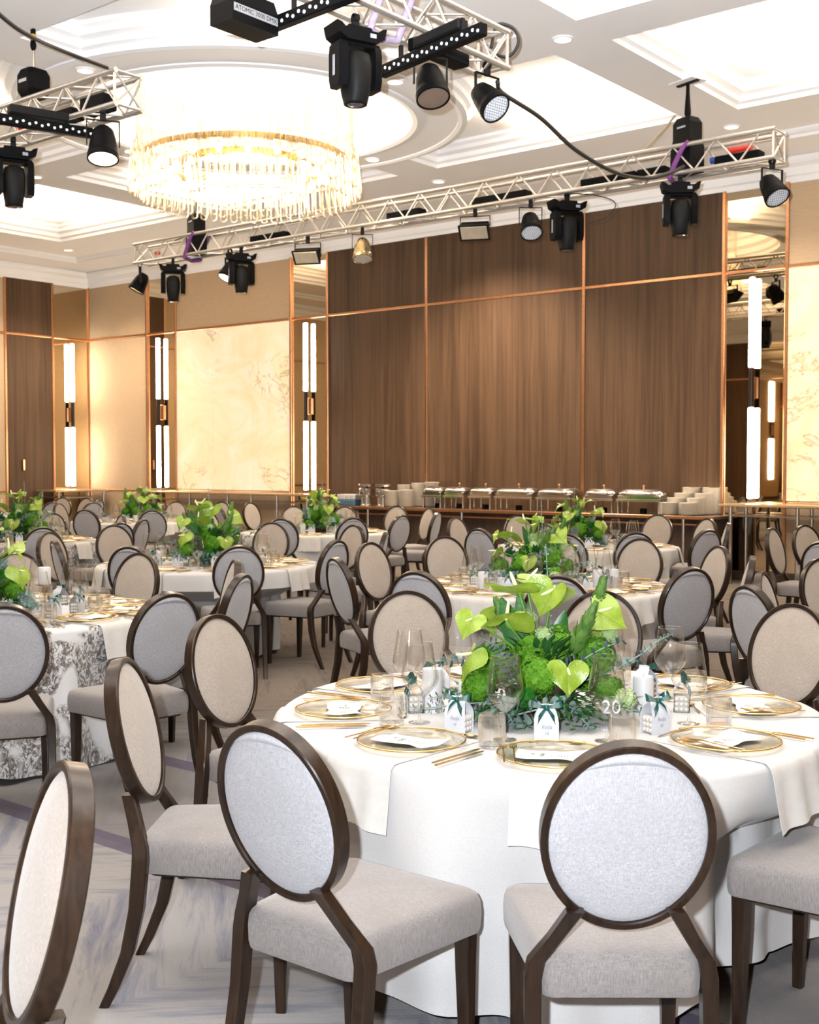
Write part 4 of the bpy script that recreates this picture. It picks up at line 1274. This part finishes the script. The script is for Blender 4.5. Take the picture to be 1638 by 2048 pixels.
def make_spoon():
    g = G(); g.loft([[(-w, y, z), (w, y, z), (w, y, z+.002), (-w, y, z+.002)] for y, w, z in ((-.09, .0028, 0), (.0, .0022, .004), (.03, .003, .005))])
    def bowl(u, v):
        a = 2*pi*u; q = v
        return (.017*q*cos(a), .055 + .027*q*sin(a), .005 - .006*(1-q*q))
    g.sheet(bowl, 20, 5)
    return g.mesh('spoon', M_GOLDCUT, 60)
FORK, KNIFE, SPOON = make_fork(), make_knife(), make_spoon()
P_CH, P_WG, P_TU = Proto(make_charger()), Proto(make_wineglass()), Proto(make_tumbler())
P_BX, P_BXT = Proto(make_box(False)), Proto(make_box(True))
P_MN, P_MNT = Proto(make_menu(False)), Proto(make_menu(True))
def candle_mesh(h):
    g = G(); g.lathe([(0, 0), (.034, 0), (.035, .003), (.035, h-.006), (.032, h), (.012, h-.002), (0, h-.004)], 28); return g
def put_candle(x, y, h, label):
    r = thing('pillar_candle', label, 'candle', (x, y, TH), 0, 'white pillar candles')
    candle_mesh(h).build('wax', M_WAX, r, smooth=50)
    g = G(); g.tube([(0, 0, h-.006), (.001, 0, h+.008)], .0012, 5); g.build('wick', M_WICK, r)
def seat_xy(tk, az, r, off=0):
    x, y = TABLES[tk][0], TABLES[tk][1]; a = R(az + off)
    return x + r*sin(a), y + r*cos(a)
def place(o, nm, label, cat, grp, loc, rz):
    tag(o, label, cat, grp); o.location = loc; o.rotation_euler = (0, 0, rz); return o
Z1 = TH + .0042
def setting(tk, az, full, glasses=True, box=True, seed=0):
    rnd = random.Random(seed); nm = TABLES[tk][2]; ck = clock(az); P = ', %s of %s' % (ck, nm)
    x, y = seat_xy(tk, az, .705); out = R(-az)                  # local +y points away from the centre when rotated by -az
    inn = out + pi                                             # local +y towards the table centre
    mk = make_napkin(PH[tk], .1, tk)(R(az))
    o = mk.build('napkin', M_NAP, None, smooth=50); o.location = (TABLES[tk][0], TABLES[tk][1], 0); o.rotation_euler = (0, 0, inn)
    tag(o, 'cream folded napkin hanging over the edge' + P, 'napkin', 'napkins under the plates')
    P_CH.put((x, y, Z1), inn, 'gold-rimmed glass charger plate' + P, 'gold-rimmed charger plates')
    j = rnd.uniform(-.15, .15)
    (P_MNT if tk == 'T1' else P_MN).put((x, y, Z1 + .004), inn + j + (pi/2*0), 'curled cream menu card on the plate' + P, 'menu cards on the plates')
    if glasses:
        gx, gy = seat_xy(tk, az, .49, -20); P_WG.put((gx, gy, TH + .001), rnd.random()*6, 'stemmed wine glass' + P, 'wine glasses')
        gx, gy = seat_xy(tk, az, .59, -19 - 2*rnd.random()); P_TU.put((gx, gy, TH + .001), rnd.random(), 'ribbed glass tumbler' + P, 'ribbed tumblers')
    if box:
        bx, by = seat_xy(tk, az, .46, 2)
        (P_BXT if tk == 'T1' else P_BX).put((bx, by, TH + .001), inn + rnd.uniform(-.25, .25), 'white favour box with dark green bow' + P, 'favour boxes with bows')
    if full:
        M = Matrix.Translation((x, y, TH)) @ Matrix.Rotation(inn, 4, 'Z')
        for nmn, me, lx, ly, lz, rot in (('fork', FORK, -.115, -.03, .0262, .03), ('fork', FORK, -.145, -.035, .0262, .03), ('knife', KNIFE, .205, -.03, .0072, .04), ('knife', KNIFE, .23, -.045, .0072, .04), ('spoon', SPOON, .02, .195, .003, -pi/2)):
            side = {'fork': ('inner gold fork', 'outer gold fork'), 'knife': ('inner gold knife', 'outer gold knife'), 'spoon': ('gold dessert spoon', '')}[nmn][1 if abs(lx) in (.145, .23) else 0]
            o = link(nmn, me); p = M @ Vector((lx, ly, lz)); place(o, nmn, side + P, nmn, 'gold cutlery', p, inn + rot)
SEATS = {'T1': [185, 222, 265, 303, 343, 18, 55, 90, 137], 'T2': [155, 120, 90, 60, 30, 355], 'T3': [160, 120, 80, 40, 0, 320, 280, 240, 200],
         'T4': [183, 145, 110, 72, 35, 355, 320, 282, 240, 210], 'T5': [185, 145, 105, 65, 25, 345, 305, 265, 225], 'T6': [180, 140, 100, 60, 20, 300, 260, 220],
         'T7': [180, 140, 100, 60, 220, 260], 'T8': [150, 110, 75, 40, 185]}
sd = 0
for tk, azs in SEATS.items():
    for az in azs:
        sd += 1; setting(tk, az, tk in ('T1', 'T2', 'T3', 'T4'), True, True, sd)
# candles: measured on the nearest table, one to three on the others
for x, y, h, l in ((.078, 4.09, .15, 'tall white candle beside the wine glasses, left of the flowers on the table numbered 20'), (.20, 4.02, .115, 'short white candle behind the left favour box on the table numbered 20'),
                   (.80, 4.08, .125, 'white candle behind the right favour box on the table numbered 20'), (.235, 4.55, .10, 'white candle far left behind the flowers on the table numbered 20'),
                   (.62, 8.0, .09, 'left white candle in front of the flowers, table just behind number 20'), (.50, 8.12, .12, 'taller left white candle, table just behind number 20'), (.84, 7.95, .11, 'middle white candle under the wine glass, table just behind number 20'),
                   (1.30, 8.25, .12, 'left of the two right candles, table just behind number 20'), (1.40, 8.2, .13, 'right of the two right candles, table just behind number 20'),
                   (-1.55, 9.75, .10, 'white candle before the flowers, white table left of centre'), (-2.1, 10.0, .12, 'white candle left of the flowers, white table left of centre'),
                   (-1.30, 14.6, .11, 'white candle on the table left of the soup warmers'), (2.15, 12.2, .11, 'white candle on the table before the stacked plates'), (-4.0, 17.5, .10, 'white candle on the table below the onyx panel')):
    put_candle(x, y, h, l)
r = thing('candle_holder', 'slim gold candle stick on the near left toile table', 'candlestick', (-2.02, 6.62, TH))
g = G(); g.lathe([(0, 0), (.045, 0), (.045, .004), (.006, .008), (.005, .17), (.02, .178), (.045, .180), (.045, .184), (0, .184)], 24); g.build('stick', M_GOLDCUT, r)
r = thing('pillar_candle', 'white candle raised on the slim gold candlestick, near left toile table', 'candle', (-2.02, 6.62, TH + .185), 0, 'white pillar candles')
candle_mesh(.095).build('wax', M_WAX, r, smooth=50)
g = G(); g.tube([(0, 0, .089), (.001, 0, .103)], .0012, 5); g.build('wick', M_WICK, r)
# table number
r = thing('table_number', 'white number 20 on a thin stem in front of the flowers', 'sign', (.648, 3.825, TH), -.05)
g = G(); g.lathe([(0, 0), (.035, 0), (.035, .003), (0, .003)], 20); g.tube([(0, 0, 0), (0, 0, .05)], .0022, 6); g.build('stand', M_ACRYL, r)
text('numerals', '20', .062, M_ACRYL, r, Matrix.Translation((0, 0, .068)) @ Matrix.Rotation(pi/2, 4, 'X'), 0, .0025)
# ------------------------------------------------------------------ flower centrepiece (local origin on the table top)
def heart(n=36):
    out = []
    for i in range(n):
        t = 2*pi*i/n
        x = 16*sin(t)**3; y = 13*cos(t) - 5*cos(2*t) - 2*cos(3*t) - cos(4*t)
        out.append((x/17, (y - 5)/17))            # notch near the origin, tip towards -y
    return out
HEART = heart()
def spathe_mesh(cup, ripple, fold, seed):
    rnd = random.Random(seed); g = G(); rings = []
    for q in (.04, .2, .4, .6, .8, .93, 1.0):
        row = []
        for i, (hx, hy) in enumerate(HEART):
            x, y = hx*q, hy*q
            z = cup*(x*x + .5*y*y) + fold*abs(x) - .22*max(0, -y-.3)**2 + ripple*q*q*sin(i*1.05 + seed) + .05*sin(3*x + 2*y + seed)
            row.append((x, y, z))
        rings.append(row)
    g.loft(rings, cap='start')
    return g.mesh('spathe', M_ANTH, 180)
SPADIX = G().tube([(0, 0, .02), (0, -.12, .16), (0, -.26, .34), (0, -.36, .50), (0, -.40, .56)], [.05, .065, .06, .045, .015], 8).mesh('spadix', M_SPADIX, 180)
SPS = [spathe_mesh(.12, .03, .06, 1), spathe_mesh(-.14, .04, -.10, 2), spathe_mesh(.25, .03, .28, 3), spathe_mesh(.05, .05, -.02, 4)]
def stem_to(r, p, name='stem', base=(0, 0, .06), rad=.0042):
    p = Vector(p); b = Vector(base); mid = b.lerp(p, .55) + Vector((0, 0, .03)) - Vector((p.x, p.y, 0))*.12
    g = G(); g.tube([b.lerp(p, .0), b.lerp(mid, .5)*1.0, mid, mid.lerp(p, .6), p], rad, 6)
    return g
def anthurium(r, p, size, normal, tip, kind):
    """p: attachment; normal: the face of the spathe; tip: direction of its point"""
    n = Vector(normal).normalized(); t = Vector(tip); t = (t - n*t.dot(n)).normalized()
    yv = -t; xv = yv.cross(n)
    M = Matrix((xv, yv, n)).transposed().to_4x4()
    o = link('anthurium', SPS[kind], r); o.matrix_local = Matrix.Translation(p) @ M @ Matrix.Scale(size, 4)
    link('spadix', SPADIX, o)
    g = stem_to(r, p); s = g.build('stem', M_STEM, r, smooth=180)
    return o
def floret_ball(mat, name, rad, nf, fs, seed, lump=.08, core=None):
    rnd = random.Random(seed); g = G()
    g.ball((0, 0, 0), rad*.80, 14, 9)
    for i in range(nf):
        ph = math.acos(1 - 2*(i+.5)/nf); th = pi*(1+5**.5)*i
        d = Vector((cos(th)*sin(ph), sin(th)*sin(ph), cos(ph)))
        q = rad*(1 + lump*sin(5*d.x+seed)*sin(4*d.y+1)*1.2 + rnd.uniform(-.05, .07))
        nrm = (d + Vector((rnd.uniform(-.4, .4), rnd.uniform(-.4, .4), rnd.uniform(-.4, .4)))).normalized()
        a = nrm.orthogonal().normalized(); b = nrm.cross(a); a0 = rnd.random()*6
        c = d*q
        for k in range(4):
            al = a0 + k*pi/2
            u = a*cos(al) + b*sin(al); w = nrm.cross(u)
            p0 = c; p1 = c + u*fs*.55 + w*fs*.5 + nrm*fs*.14; p2 = c + u*fs*1.05 + nrm*fs*(.02 + .25*rnd.random()); p3 = c + u*fs*.55 - w*fs*.5 + nrm*fs*.14
            g.add([p0, p1, p2, p3], [(0, 1, 2), (0, 2, 3)])
    return g.mesh(name, mat, 30, recalc=False)
def pompom(rad, n, seed):
    rnd = random.Random(seed); g = G(); g.ball((0, 0, 0), rad*.6, 10, 6)
    for i in range(n):
        ph = math.acos(1 - 2*(i+.5)/n); th = pi*(1+5**.5)*i
        d = Vector((cos(th)*sin(ph), sin(th)*sin(ph), cos(ph))); a = d.orthogonal().normalized()*rad*.06; b = d.cross(a)
        c = d*rad*.5; t = d*rad*rnd.uniform(.9, 1.08)
        g.add([c+a, c-a*.5+b*.86, c-a*.5-b*.86, t], [(0, 1, 3), (1, 2, 3), (2, 0, 3)])
    return g.mesh('pompom', M_POM, 0, recalc=False)
HY = [floret_ball(M_HYD, 'hydrangea', 1, 360, .155, s, .10) for s in (1, 2)]
SN = floret_ball(M_SNOW, 'viburnum', 1, 200, .14, 3, .03)
PM = pompom(1, 320, 4)
def leaf_pts(L, w, bend=.2, n=4):
    pts = []
    for i in range(n+1):
        u = i/n; ww = w*math.sin(pi*min(1, u*.93+.05))**.8
        pts.append((u*L, ww, -bend*L*u*u))
    return pts
def blade(g, base, d, up, L, w, bend=.25, fold=.25, n=4):
    d = Vector(d).normalized(); s = d.cross(Vector(up))
    if s.length < 1e-3: s = d.orthogonal()
    s.normalize(); nn = s.cross(d)
    vs = []
    for (x, ww, z) in leaf_pts(L, w, bend, n):
        c = Vector(base) + d*x + nn*z
        vs += [c + s*ww + nn*ww*fold, c, c - s*ww + nn*ww*fold]
    fs = []
    for i in range(n):
        a = 3*i
        fs += [(a, a+1, a+4, a+3), (a+1, a+2, a+5, a+4)]
    g.add(vs, fs)
def eucalyptus(r, pts, nleaf, lr, mat, seed, name='eucalyptus_sprig'):
    rnd = random.Random(seed); P = [Vector(p) for p in pts]
    def at(u):
        u *= len(P)-1; i = min(int(u), len(P)-2); return P[i].lerp(P[i+1], u-i), (P[i+1]-P[i]).normalized()
    g = G()
    for i in range(nleaf):
        c, t = at((i+.5)/nleaf); a = t.orthogonal().normalized(); a.rotate(Quaternion(t, i*1.57 + rnd.uniform(-.3, .3))); 
        q = lr*(1.1 - .6*i/nleaf)*rnd.uniform(.85, 1.15)
        for s in (-1, 1):
            u = (a*s + t*.35).normalized(); w = u.cross(t).normalized(); nrm = u.cross(w)
            vs = [c + u*q*.05]
            for k in range(9):
                al = -pi*.86 + 2*pi*.86*k/8
                vs.append(c + u*(q*(1 + cos(al)*.95)) + w*q*.85*sin(al) + nrm*q*.25*sin(al)**2)
            g.add(vs, [(0, k+1, k+2) for k in range(8)])
    o = link(name, g.mesh('leaves', mat, 180, recalc=False), r)
    g = G(); g.tube(P, [.0028]*(len(P)-1) + [.001], 5); g.build('twig', M_EUC, o, smooth=180)
    return o
def protea(r, p0, p1, rad, label=None):
    p0, p1 = Vector(p0), Vector(p1); ax = (p1-p0); L = ax.length; ax.normalize(); a0 = ax.orthogonal().normalized(); g = G()
    nr = 7
    for i in range(nr):
        u = i/(nr-1)
        for k in range(6):
            a = a0.copy(); a.rotate(Quaternion(ax, k*pi/3 + i*.52))
            b = p0 + ax*(L*.72*u) + a*rad*.35
            d = (ax*1.0 + a*(.75 - .58*u)).normalized()
            blade(g, b, d, -a, L*(.36 + .05*(1-u)), rad*.50, -.18, .35, 4)
    g.tube([p0, p0.lerp(p1, .8)], [rad*.45, rad*.2], 6)
    o = link('leucadendron', g.mesh('leucadendron', M_PROT, 180, recalc=False), r)
    stem_to(r, p0, base=(0, 0, .05)).build('stem', M_STEM, r, smooth=180)
    return o
def make_arrangement(label):
    r = thing('flower_arrangement', label, 'flowers', (.44, 4.02, TH), 0, 'green flower centrepieces')
    g = G(); g.lathe([(0, 0), (.09, 0), (.11, .05), (.12, .09), (.105, .09), (0, .08)], 24); g.build('bowl', M_DARKWOOD, r)
    # anthuriums: attachment, size, face normal, tip direction, shape
    anthurium(r, (-.075, -.02, .425), .105, (.15, .35, .93), (-.75, -.45, -.25), 3)
    anthurium(r, (-.045, .03, .455), .085, (.1, -.1, .95), (.9, -.1, -.25), 0)
    anthurium(r, (.040, -.02, .430), .085, (-.62, -.70, .35), (-.40, -.1, -.85), 2)
    anthurium(r, (-.125, -.12, .338), .100, (-.1, .55, .8), (.28, -.85, -.35), 1)
    anthurium(r, (-.235, -.12, .345), .062, (-.35, -.75, .5), (-.45, -.3, -.8), 0)
    anthurium(r, (.190, -.02, .355), .090, (.15, -.72, .68), (.9, -.3, -.3), 0)
    anthurium(r, (.070, -.17, .190), .075, (.05, -.93, .36), (-.02, -.25, -.95), 3)
    anthurium(r, (-.235, -.14, .235), .085, (-.80, -.25, .55), (-.75, -.2, -.85), 1)
    anthurium(r, (.06, .14, .40), .085, (.1, .5, .85), (.2, .9, -.3), 0)
    anthurium(r, (-.12, .15, .33), .085, (-.3, .7, .6), (-.4, .7, -.5), 3)
    anthurium(r, (.20, .13, .28), .075, (.6, .6, .5), (.7, .5, -.5), 0)
    for i, (p, q) in enumerate((((-.030, -.04, .222), .062), ((-.024, -.13, .158), .066), ((-.215, -.12, .128), .055), ((.175, -.05, .205), .068), ((.06, .06, .22), .07), ((-.14, .06, .17), .07), ((.17, .1, .13), .065), ((-.02, .15, .14), .065), ((.225, -.07, .10), .05))):
        o = link('hydrangea', HY[i % 2], r, p, (i*1.1, i*.7, i*2.0)); o.scale = (q, q, q*.9)
    for i, (p, q) in enumerate((((-.043, .03, .322), .036), ((.006, -.03, .273), .033), ((.232, -.0, .272), .028), ((.262, -.14, .085), .035), ((-.05, .12, .28), .032))):
        o = link('viburnum', SN, r, p, (i, i*.5, i*2.3)); o.scale = (q,)*3
        stem_to(r, p, rad=.0025).build('stem', M_STEM, r, smooth=180)
    for i, (p, q) in enumerate((((-.068, -.19, .098), .040), ((-.20, -.04, .215), .036), ((.10, .17, .10), .04))):
        o = link('pompom', PM, r, p, (i, i*.5, i*2.3)); o.scale = (q,)*3
    protea(r, (.100, -.07, .222), (.172, -.075, .385), .026)
    protea(r, (.190, .03, .355), (.217, .03, .462), .026)
    protea(r, (-.10, .10, .26), (-.14, .13, .38), .024)
    # tall dark blades
    for b, t, w in (((-.04, .02, .16), (-.13, .03, .40), .040), ((-.03, .03, .16), (-.07, .05, .42), .030), ((.05, .10, .15), (.10, .14, .34), .035)):
        g = G(); d = Vector(t)-Vector(b); blade(g, b, d, (0, 1, .2), d.length, w, .05, .3, 6); g.build('long_leaf', M_BIGLEAF, r, smooth=180, recalc=False)
    eucalyptus(r, [(.037, .03, .15), (.034, .03, .30), (.028, .03, .45), (.021, .03, .58)], 16, .0105, M_EUC, 1)
    eucalyptus(r, [(.14, -.06, .13), (.24, -.07, .168), (.33, -.06, .22), (.39, -.05, .265), (.44, -.04, .285)], 15, .0125, M_EUC, 2)
    eucalyptus(r, [(.05, -.12, .17), (.10, -.13, .198), (.18, -.13, .245), (.265, -.12, .278)], 13, .022, M_EUCD, 3)
    eucalyptus(r, [(-.10, -.06, .14), (-.12, -.07, .20), (-.15, -.08, .25), (-.21, -.07, .278)], 12, .021, M_EUCD, 4)
    eucalyptus(r, [(-.10, -.17, .07), (-.22, -.15, .075), (-.33, -.16, .065), (-.46, -.17, .055)], 16, .018, M_EUC, 5)
    eucalyptus(r, [(-.10, -.15, .09), (-.25, -.13, .11), (-.38, -.13, .085)], 12, .016, M_EUCD, 6)
    eucalyptus(r, [(-.16, -.21, .05), (-.09, -.23, .055), (.0, -.22, .075), (.05, -.20, .09)], 12, .030, M_EUC, 7)
    eucalyptus(r, [(.04, -.19, .09), (.08, -.22, .07), (.11, -.25, .04), (.135, -.27, .014)], 11, .017, M_EUC, 8)
    eucalyptus(r, [(-.15, -.19, .10), (-.13, -.22, .06), (-.105, -.245, .02)], 8, .024, M_EUC, 9)
    eucalyptus(r, [(.15, -.1, .06), (.28, -.13, .05), (.40, -.17, .03)], 12, .017, M_EUC, 10)
    eucalyptus(r, [(.1, .1, .12), (.25, .18, .16), (.36, .24, .14)], 12, .02, M_EUC, 11)
    eucalyptus(r, [(-.1, .1, .12), (-.24, .16, .17), (-.36, .2, .15)], 12, .02, M_EUCD, 12)
    # ruscus and small green leaves filling the base
    rnd = random.Random(5); g = G()
    for i in range(760):
        a = rnd.random()*2*pi; q = .05 + .21*rnd.random()**.7
        b = Vector((q*1.15*cos(a), q*sin(a), .02 + .17*(1-q/.27)*rnd.random() + .035))
        d = Vector((cos(a) + rnd.uniform(-.6, .6), sin(a) + rnd.uniform(-.6, .6), rnd.uniform(-.35, .8)))
        blade(g, b, d, (0, 0, 1), rnd.uniform(.03, .06), rnd.uniform(.006, .011), .15, .2, 3)
    for i in range(150):
        a = rnd.random()*2*pi; q = .1*rnd.random()
        b = Vector((q*cos(a), q*sin(a), .18 + .07*rnd.random()))
        d = Vector((cos(a), sin(a), rnd.uniform(.4, 1.6)))
        blade(g, b, d, (0, 0, 1), rnd.uniform(.04, .08), rnd.uniform(.008, .014), .1, .2, 3)
    o = link('foliage', g.mesh('foliage', M_RUSCUS, 180, recalc=False), r); o['kind'] = 'stuff'
    g = G()
    for k in range(7):
        a = -pi/2 + (k-3)*.33; p0 = Vector((.12*cos(a), .12*sin(a) - .06, .05)); p1 = p0 + Vector((cos(a)*.13, sin(a)*.10, -.035))
        g.tube([p0, p0.lerp(p1, .5) + Vector((0, 0, .01)), p1], .0018, 4)
        for j in range(6):
            c = p0.lerp(p1, .2 + .15*j); s = (-1)**j
            blade(g, c, Vector((cos(a) - s*sin(a), sin(a) + s*cos(a), .15)), (0, 0, 1), .035, .0065, .1, .2, 3)
    o = link('ruscus_sprigs', g.mesh('ruscus_sprigs', M_RUSCUS, 180, recalc=False), r); o['kind'] = 'stuff'
    return r
ARR = Proto(make_arrangement('x'))
ARR.put((.44, 4.02, TH), 0, 'lush green anthurium and hydrangea centrepiece on the table numbered 20')
for tk, rz, ox, oy, sc_ in (('T2', 2.2, -.12, .06, 1.05), ('T3', .55, .0, 0, 1.12), ('T4', -.75, -.02, .05, 1.02), ('T5', 1.9, -.10, 0, 1.05), ('T6', -1.7, .05, 0, 1.12), ('T7', 2.9, .08, 0, 1.05), ('T8', -.4, .1, 0, 1.15)):
    x, y, nm, _ = TABLES[tk]
    ARR.put((x + ox, y + oy, TH), rz, 'green anthurium and hydrangea centrepiece on ' + nm, None, sc_)
